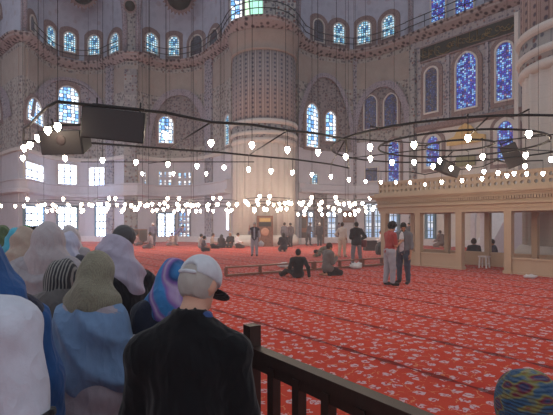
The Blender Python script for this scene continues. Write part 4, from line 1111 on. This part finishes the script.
            for n in 'LR':
                p = J['sh'+n]+(J['el'+n]-J['sh'+n])*.86; dd = unit(J['el'+n]-J['sh'+n])
                put('sleeve_trim', [rc(p, p+dd*.010*s, (.049*B+gz+.004)*s, (.049*B+gz+.004)*s)], mat, .01, (cut(p+dd*.014*s, dd), cut(p-dd*.006*s, -dd)), .008)
    return o
C = cloth
BLK = C((26,26,30)); SHOE = C((36,32,34)); DENIM = C((62,72,92)); GREYT = C((120,120,128)); BEIGE = C((190,172,150))
def onfloor(px, py): return floor_at(px, py)
def fg(px, Z): return Vector(((px-CX)*Z/F, Z, 0))
# ------------------------------------------------------------------ visitors in front
person('heavy-set man in black sweater and white cap, back turned', fg(187, 1.72), 0, stand(9, ((.045,.02,-.27), (.0,.20,-.44)), ((.045,.02,-.27), (.0,.20,-.44)), sh=.185, drop=.065), [('shirt', C((17,18,22))), ('trousers', DENIM), ('shoes', SHOE), ('fringe_hair', H_grey), ('cap', C((200,202,210)), C((40,38,42))), ('collar', C((60,80,130)))],
       'pale', 1.585, (31, 28), .016, build=1.1)
person('man in white T-shirt with dark sleeve trim, cut by the picture edge', fg(-58, 1.30), -4, stand(4, ((.05,-.01,-.28), (.02,.10,-.50)), ((.07,-.02,-.28), (.04,.06,-.53)), sh=.19), [('shirt', C((196,200,214)), 'short'), ('trim', C((20,20,26))), ('trousers', DENIM), ('shoes', SHOE), ('hair', H_brown)], 'tan', 1.76, (5, 20), .016, build=1.1)
person('woman in long royal-blue veil with brown face', fg(-17, 1.8), 50, stand(6, 'front', 'front', sh=.16), [('coat', C((40,42,60)), .3), ('veil', C((42,82,136))), ('shoes', SHOE)], 'brown', 1.63, (14, 0), .018)
person('woman with black silver-striped headscarf bent down, grey beige top', fg(46, 2.35), 5, stand(16, 'front', 'front', sh=.13), [('coat', C((96,92,92)), .4), ('headcover', C((52,52,58), 'stripe', (138,134,130))), ('shoes', SHOE)], 'tan', 1.53, (45, 10), .018)
person('woman with olive-sand headscarf and light-blue shawl over a grey top', fg(88, 2.25), -4, stand(8, 'front', 'front', sh=.105, drop=.05), [('coat', C((158,150,160)), .5), ('shawl', C((112,140,176)), .3), ('scarf', C((140,136,118), 'weave', (118,112,98)), {'fall': .0, 'r': -.004, 'amp': .005}), ('collar', C((30,30,36))), ('shoes', SHOE)], 'tan', 1.57, (30, -8), .018, build=.82)
person('woman in lilac headscarf and black coat, head bowed sideways', fg(131, 2.85), 60, stand(12, 'phone', 'phone', sh=.16), [('coat', C((24,24,30)), .3), ('scarf', C((166,158,176)), {'fall': .06, 'amp': .010, 'r': .016}), ('shoes', SHOE)], 'tan', 1.63, (34, 0), .018)
person('woman in purple and turquoise swirled headscarf by the capped man', fg(166, 2.35), -6, stand(8, 'front', 'front', sh=.13), [('coat', C((32,38,54)), .3), ('scarf', C((60,120,176), 'swirl', (128,92,158), (170,150,180)), {'fall': .02, 'amp': .006, 'r': .0}), ('shoes', SHOE)], 'tan', 1.52, (30, 10), .018)
person('tall woman in plain grey headscarf with grey cape, seen from behind', fg(47, 3.5), 2, stand(3, 'front', 'front', sh=.17), [('coat', C((150,146,152)), .3), ('scarf', C((176,168,172), 'weave', (160,154,158)), {'fall': .12, 'r': .02, 'amp': .003}), ('shawl', C((154,150,156)), .2), ('shoes', SHOE)], 'tan', 1.685, (4, 0), .018)
person('woman in plain beige headscarf beside the tall grey-veiled one', fg(21, 4.0), 8, stand(8, 'front', 'front', sh=.16), [('coat', C((70,66,72)), .3), ('scarf', C((168,152,140)), {'fall': .08}), ('shoes', SHOE)], 'tan', 1.66, (14, 0), .02)
person('person with cropped dark hair bowing, face toward the hall', fg(102, 4.2), -50, stand(14, 'front', 'front'), [('jacket', C((60,66,60))), ('trousers', BLK), ('beanie', C((82,82,84))), ('shoes', SHOE)], 'tan', 1.70, (38, 10), .02)
person('woman in pale lavender headscarf behind the tall grey-veiled one', fg(64, 4.65), -4, stand(6, 'front', 'front', sh=.16), [('coat', C((60,60,70)), .3), ('scarf', C((178,180,202)), {'fall': .1}), ('shoes', SHOE)], 'tan', 1.60, (18, 10), .02)
person('woman in white headscarf, half hidden by the lavender one', fg(68.5, 5.2), 4, stand(4, 'front', 'front', sh=.16), [('coat', C((150,146,150)), .3), ('scarf', C((186,180,184)), {'fall': .1}), ('shoes', SHOE)], 'tan', 1.66, (8, 0), .02)
person('woman in small turquoise headscarf far back in the crowd', fg(14, 5.4), 6, stand(5, 'front', 'front', sh=.16), [('coat', C((90,80,80)), .3), ('scarf', C((72,160,186)), {'fall': .05}), ('shoes', SHOE)], 'tan', 1.63, (16, 0), .022, far=True)
person('woman in bright green headscarf far back in the crowd', fg(24, 6.2), -4, stand(5, 'front', 'front', sh=.16), [('coat', C((60,60,66)), .3), ('scarf', C((64,124,84)), {'fall': .05}), ('shoes', SHOE)], 'tan', 1.65, (12, 0), .022, far=True)
person('woman in dark green headscarf at the picture edge behind the blue veil', fg(3, 6.9), 30, stand(5, 'front', 'front', sh=.16), [('coat', C((60,60,66)), .3), ('scarf', C((66,88,64)), {'fall': .05}), ('shoes', SHOE)], 'tan', 1.66, (12, 0), .022, far=True)
person('person with black hair in dark coat between beige and grey scarves', fg(31, 5.0), 0, stand(5, 'front', 'front', sh=.16), [('coat', C((34,30,34)), .3), ('hair', H_black, 'long'), ('shoes', SHOE)], 'tan', 1.66, (10, 40), .022, far=True)
person('person in rainbow-coloured knitted hat in the bottom corner', fg(550, 1.0), 5, stand(8, 'front', 'front', sh=.15), [('jacket', C((50,70,110), 'rainbow')), ('trousers', DENIM), ('hair', H_brown, 'short'), ('beanie', C((50,90,140), 'rainbow')), ('shoes', SHOE)], 'tan', 1.34, (12, 0), .018)

# ------------------------------------------------------------------ people in the hall
def hall(label, px, py, face, J, wear, **kw):
    kw.setdefault('far', True); kw.setdefault('vox', .024)
    return person(label, onfloor(px, py), face, J, wear, **kw)
hall('man with curly black hair, red polo shirt and pale grey jeans, looking at a phone', 389.5, 285.5, -72, stand(5, 'phone', 'phone', stride=.05), [('shirt', C((146,58,58)), 'short'), ('trousers', C((146,146,156))), ('shoes', SHOE), ('hair', H_black, 'curly')], h=1.74, head=(24, 0), vox=.018, far=False, hands=('grip','grip'))
hall('bearded man in open grey shirt over white T-shirt beside the red-shirted man', 403.5, 283.5, 140, stand(4, 'down', 'phone', wide=.02), [('shirt', C((206,202,206)), 'short'), ('open_shirt', C((104,104,110))), ('trousers', C((58,66,84))), ('shoes', SHOE), ('hair', H_black, 'short'), ('beard', H_black)], h=1.73, head=(28, -30), vox=.018, far=False, hands=('relax','grip'))
hall('man in black sweater sitting on the carpet leaning on one hand, back turned', 298, 278, 2, seat('side', 'lap', 'plant'), [('shirt', C((14,15,20))), ('trousers', C((36,32,34))), ('shoes', SHOE), ('hair', H_black)], head=(0, 0), vox=.018, far=False)
hall('man in brown-grey jacket kneeling on his heels with raised praying hands', 329, 275.5, -62, seat('heels', 'pray', 'pray'), [('jacket', C((104,98,96))), ('trousers', C((30,28,32))), ('hair', H_brown)], head=(14, 0), vox=.018, far=False, h=1.78)
hall('man in camouflage jacket bowed to the carpet in prayer', 326, 256.5, 100, seat('bow'), [('jacket', C((110,104,84), 'camo', (78,74,62), (136,124,104))), ('trousers', BEIGE), ('hair', H_black)], head=(70, 0), vox=.02)
hall('man in cream shirt and cream trousers walking past the seated men', 342, 257, -40, stand(3, 'hips', 'down', stride=.1), [('shirt', C((206,190,176)), 'rolled'), ('trousers', C((204,182,160))), ('shoes', BEIGE), ('hair', H_brown)], skin='tan', h=1.74, head=(4, -20))
hall('man in black jacket and grey trousers with a dark red bag, back turned', 356.5, 264.5, 4, stand(2, 'front', 'hips', wide=.04), [('jacket', C((26,25,30))), ('trousers', C((112,106,112))), ('shoes', SHOE), ('hair', H_black)], h=1.75, head=(4, 0), vox=.02)
hall('elderly man in black waistcoat raising one hand, white bag in the other', 254.5, 256, 178, stand(0, 'bag', ((.10,.10,-.22), (.08,.18,.06)), wide=.01), [('shirt', C((168,164,172)), 'rolled'), ('vest', C((52,52,60))), ('trousers', C((160,156,164))), ('shoes', SHOE), ('hair', H_grey)], skin='pale', h=1.74, head=(2, 0), hands=('grip','relax'))
hall('man in charcoal shirt and black trousers sitting sideways on the carpet', 203, 251.5, -70, seat('cross'), [('shirt', C((84,80,88)), 'short'), ('trousers', C((30,28,32))), ('hair', H_black)], head=(6, 0), h=1.78)
hall('person in grey seated just behind the man in charcoal shirt', 200, 248.3, -60, seat('cross'), [('shirt', C((150,140,140))), ('trousers', GREYT), ('hair', H_black)], h=1.85)
hall('seated man in beige top and black trousers hugging his knees', 213, 248.5, -80, seat('heels'), [('shirt', C((166,146,134))), ('trousers', BLK), ('hair', H_brown)], head=(12, 0))
hall('woman in black robe seated in the row by the pier, left of the group', 221, 247.8, -20, seat('cross'), [('coat', C((38,34,40)), .2), ('scarf', C((46,42,48)), {'amp': .004})], head=(10, 0))
hall('person with fair hair in black seated in the middle of the row by the pier', 230, 247.6, 160, seat('heels'), [('coat', C((44,38,40)), .2), ('hair', C((150,110,80)), 'long')], head=(10, 0))
hall('man in white shirt seated at the end of the row by the pier', 238, 248, -90, seat('heels'), [('shirt', C((214,206,212))), ('trousers', C((56,46,46))), ('hair', H_brown)], head=(6, 0))
hall('man in white skullcap and dark clothes standing by the left double window', 153, 246.5, 20, stand(0), [('shirt', C((92,88,110))), ('trousers', C((70,66,80))), ('beanie', C((212,206,210))), ('shoes', SHOE)], h=1.74)
hall('man in grey kneeling in front of the white-capped standing man', 150, 248.5, 80, seat('heels'), [('shirt', C((140,128,134))), ('trousers', C((84,80,88))), ('hair', H_black)], h=1.85)
hall('person in violet-blue jacket bending far forward by the far window', 176, 245.5, -80, stand(48, 'reach', 'reach', stride=.05), [('jacket', C((96,96,134))), ('trousers', C((150,130,130))), ('shoes', SHOE), ('hair', H_black)], h=1.74, head=(30, 0))
hall('person in beige crouched under the bending violet-blue figure', 172, 245.8, 60, seat('heels'), [('shirt', C((170,150,146))), ('trousers', C((120,108,112))), ('hair', H_brown)])
hall('person in rosy top seated before the dark cupboard', 136, 245.5, -40, seat('cross'), [('shirt', C((150,116,118))), ('trousers', C((90,80,90))), ('hair', H_black)], h=1.8)
hall('person in long black coat kneeling upright with back turned, near the dark pair', 283.5, 251.5, 15, seat('heels'), [('coat', C((40,38,46)), .1), ('hair', H_black, 'long')], h=1.9)
hall('man in taupe jacket, outer one of the standing dark pair', 290.5, 247, 40, stand(0), [('jacket', C((82,74,78))), ('trousers', C((52,48,54))), ('shoes', SHOE), ('hair', H_black)], h=1.72)
hall('man in grey pullover, inner one of the standing dark pair', 284.5, 248, -40, stand(0), [('jacket', C((96,90,98))), ('trousers', C((80,76,84))), ('shoes', SHOE), ('hair', H_brown)], h=1.74)
hall('man in dark suit stepping forward before the bright niche door', 308.5, 245.6, -60, stand(14, 'front', 'front', stride=.12), [('jacket', C((66,64,76))), ('trousers', C((50,48,56))), ('shoes', SHOE), ('hair', H_brown)], h=1.76, head=(16, 0))
hall('man in black suit standing alone between the two bright niche doors', 319.5, 245.8, 0, stand(0), [('jacket', C((50,46,54))), ('trousers', C((42,40,46))), ('shoes', SHOE), ('hair', H_grey)], h=1.74)
hall('person in blue-grey jacket far off in the second niche doorway', 332.8, 242, 20, stand(0, 'hips', 'hips', stride=.1), [('jacket', C((92,98,116))), ('trousers', C((96,92,104))), ('shoes', SHOE), ('hair', H_black)], h=1.72)
hall('person in mauve-grey clothes behind the man in cream', 339, 243, -30, stand(0, 'front', 'front', stride=.12), [('jacket', C((112,102,112))), ('trousers', C((84,78,90))), ('shoes', SHOE), ('hair', H_black)], h=1.76)
hall('person in white shirt seated by the black rucksack near the gallery', 381, 246.5, 60, seat('heels'), [('shirt', C((214,208,212))), ('trousers', BLK), ('hair', H_brown)], h=1.95)
hall('man in dark blue sitting inside the gallery left of its white stool', 474, 261.5, -20, seat('cross'), [('shirt', C((34,36,50))), ('trousers', BLK), ('hair', H_black, 'curly')], h=1.9)
hall('person with dark hair in blue sitting inside the gallery right of its stool', 495, 262, 60, seat('cross'), [('shirt', C((40,44,70))), ('trousers', BLK), ('hair', H_black)], h=1.9, head=(20, 0))
hall('standing man in dark grey seen beyond the first gallery bay', 409, 246.5, 120, stand(0, 'front', 'front'), [('jacket', C((60,58,66))), ('trousers', C((60,58,66))), ('shoes', SHOE), ('hair', H_black)], h=1.72)
hall('person in taupe seated on a chest beyond the second gallery bay', 440, 247.5, 30, seat('heels'), [('coat', C((104,90,86)), .2), ('hair', H_black)], h=2.0)

# things people hold
def phone(p, rz, label):
    o = empty('mobile_phone', p, rz, label, 'phone'); MB().box((0,0,0), (.07,.012,.14)).build('case', M_dark, o); MB().box((0,-.007,0), (.062,.003,.125)).build('screen', plain('phone_screen', (60,66,80), .15), o)
p = onfloor(389.5, 285.5); phone(Vector((p.x+.40, p.y-.02, 1.25)), 1.2, 'small dark phone held up between the red-shirted and bearded men')
p = onfloor(254.5, 256); crumple('plastic_bag', Vector((p.x+.34, p.y-.05, .48)), .14, .1, .3, 'white plastic bag hanging from the waistcoated man’s hand', M_bag, 7)
p = onfloor(356.5, 264.5); o = empty('shoulder_bag', Vector((p.x+.30, p.y+.02, .72)), .1, 'dark red shoulder bag on the hip of the man in black jacket', 'bag')
m = MB(); m.lathe([(.1,0), (.14,.03), (.14,.24), (.11,.28), (0,.29)], 12); m.build('body', C((92,36,40)), o); m = MB(); m.tube([(-.1,0,.26), (-.16,-.02,.45), (-.2,-.02,.66), (-.12,.03,.45), (-.05,.06,.26)], .012, 6); m.build('strap', C((60,28,32)), o)
p = fg(114, 2.25); o = empty('paper_sheet', Vector((p.x, 2.3, 1.12)), .2, 'folded white paper held low between the shawl and black sweater', 'paper')
MB().box((0,0,0), (.2,.14,.012)).build('sheet', plain('paper', (200,200,205), .8), o)
M2 = MB(); M2.box((.0,-.0,.008), (.09,.13,.006)); M2.build('fold', plain('paper', (214,214,218), .8), o)
# ------------------------------------------------------------------ light and camera
w = bpy.data.worlds.new('daylight'); SC.world = w; w.use_nodes = True
bg = w.node_tree.nodes['Background']; bg.inputs[0].default_value = (.86, .91, 1.0, 1); bg.inputs[1].default_value = .62
cd = bpy.data.cameras.new('camera'); cam = bpy.data.objects.new('camera', cd); COL.objects.link(cam)
cam.location = (0, 0, EYE); cam.rotation_euler = (PI/2, 0, 0)
cd.sensor_width = 36; cd.lens = 36*F/553; cd.shift_y = (HY-207.5)/553; cd.clip_end = 300; cd.clip_start = .05
SC.camera = cam
vs = SC.view_settings; vs.view_transform = 'Standard'; vs.look = 'None'; vs.gamma = 1; vs.use_curve_mapping = False; vs.exposure = 0.0
SC.cycles.use_denoising = True
SC.cycles.sample_clamp_indirect = 4

hz = NT('haze'); hz.n.remove(hz.b)
sca = hz.node('ShaderNodeVolumeScatter'); zz = hz.sep(hz.node('ShaderNodeNewGeometry').outputs['Position'])[2]
hz.link(hz.math('MULTIPLY', .0054, hz.math('EXPONENT', hz.math('MULTIPLY', zz, -1/7.0))), sca.inputs['Density']); sca.inputs['Color'].default_value = (.96, .97, 1, 1); sca.inputs['Anisotropy'].default_value = .2
hz.link(sca.outputs[0], hz.n['Material Output'].inputs['Volume'])
MB().box((0, 25, 13), (90, 70, 34)).build('haze', hz.m, label='thin haze filling the whole prayer hall', cat='haze', kind='stuff')  # scatter volume for the veiling glow, thinning with height
SC.cycles.volume_step_rate = 1
SC.cycles.volume_bounces = 1
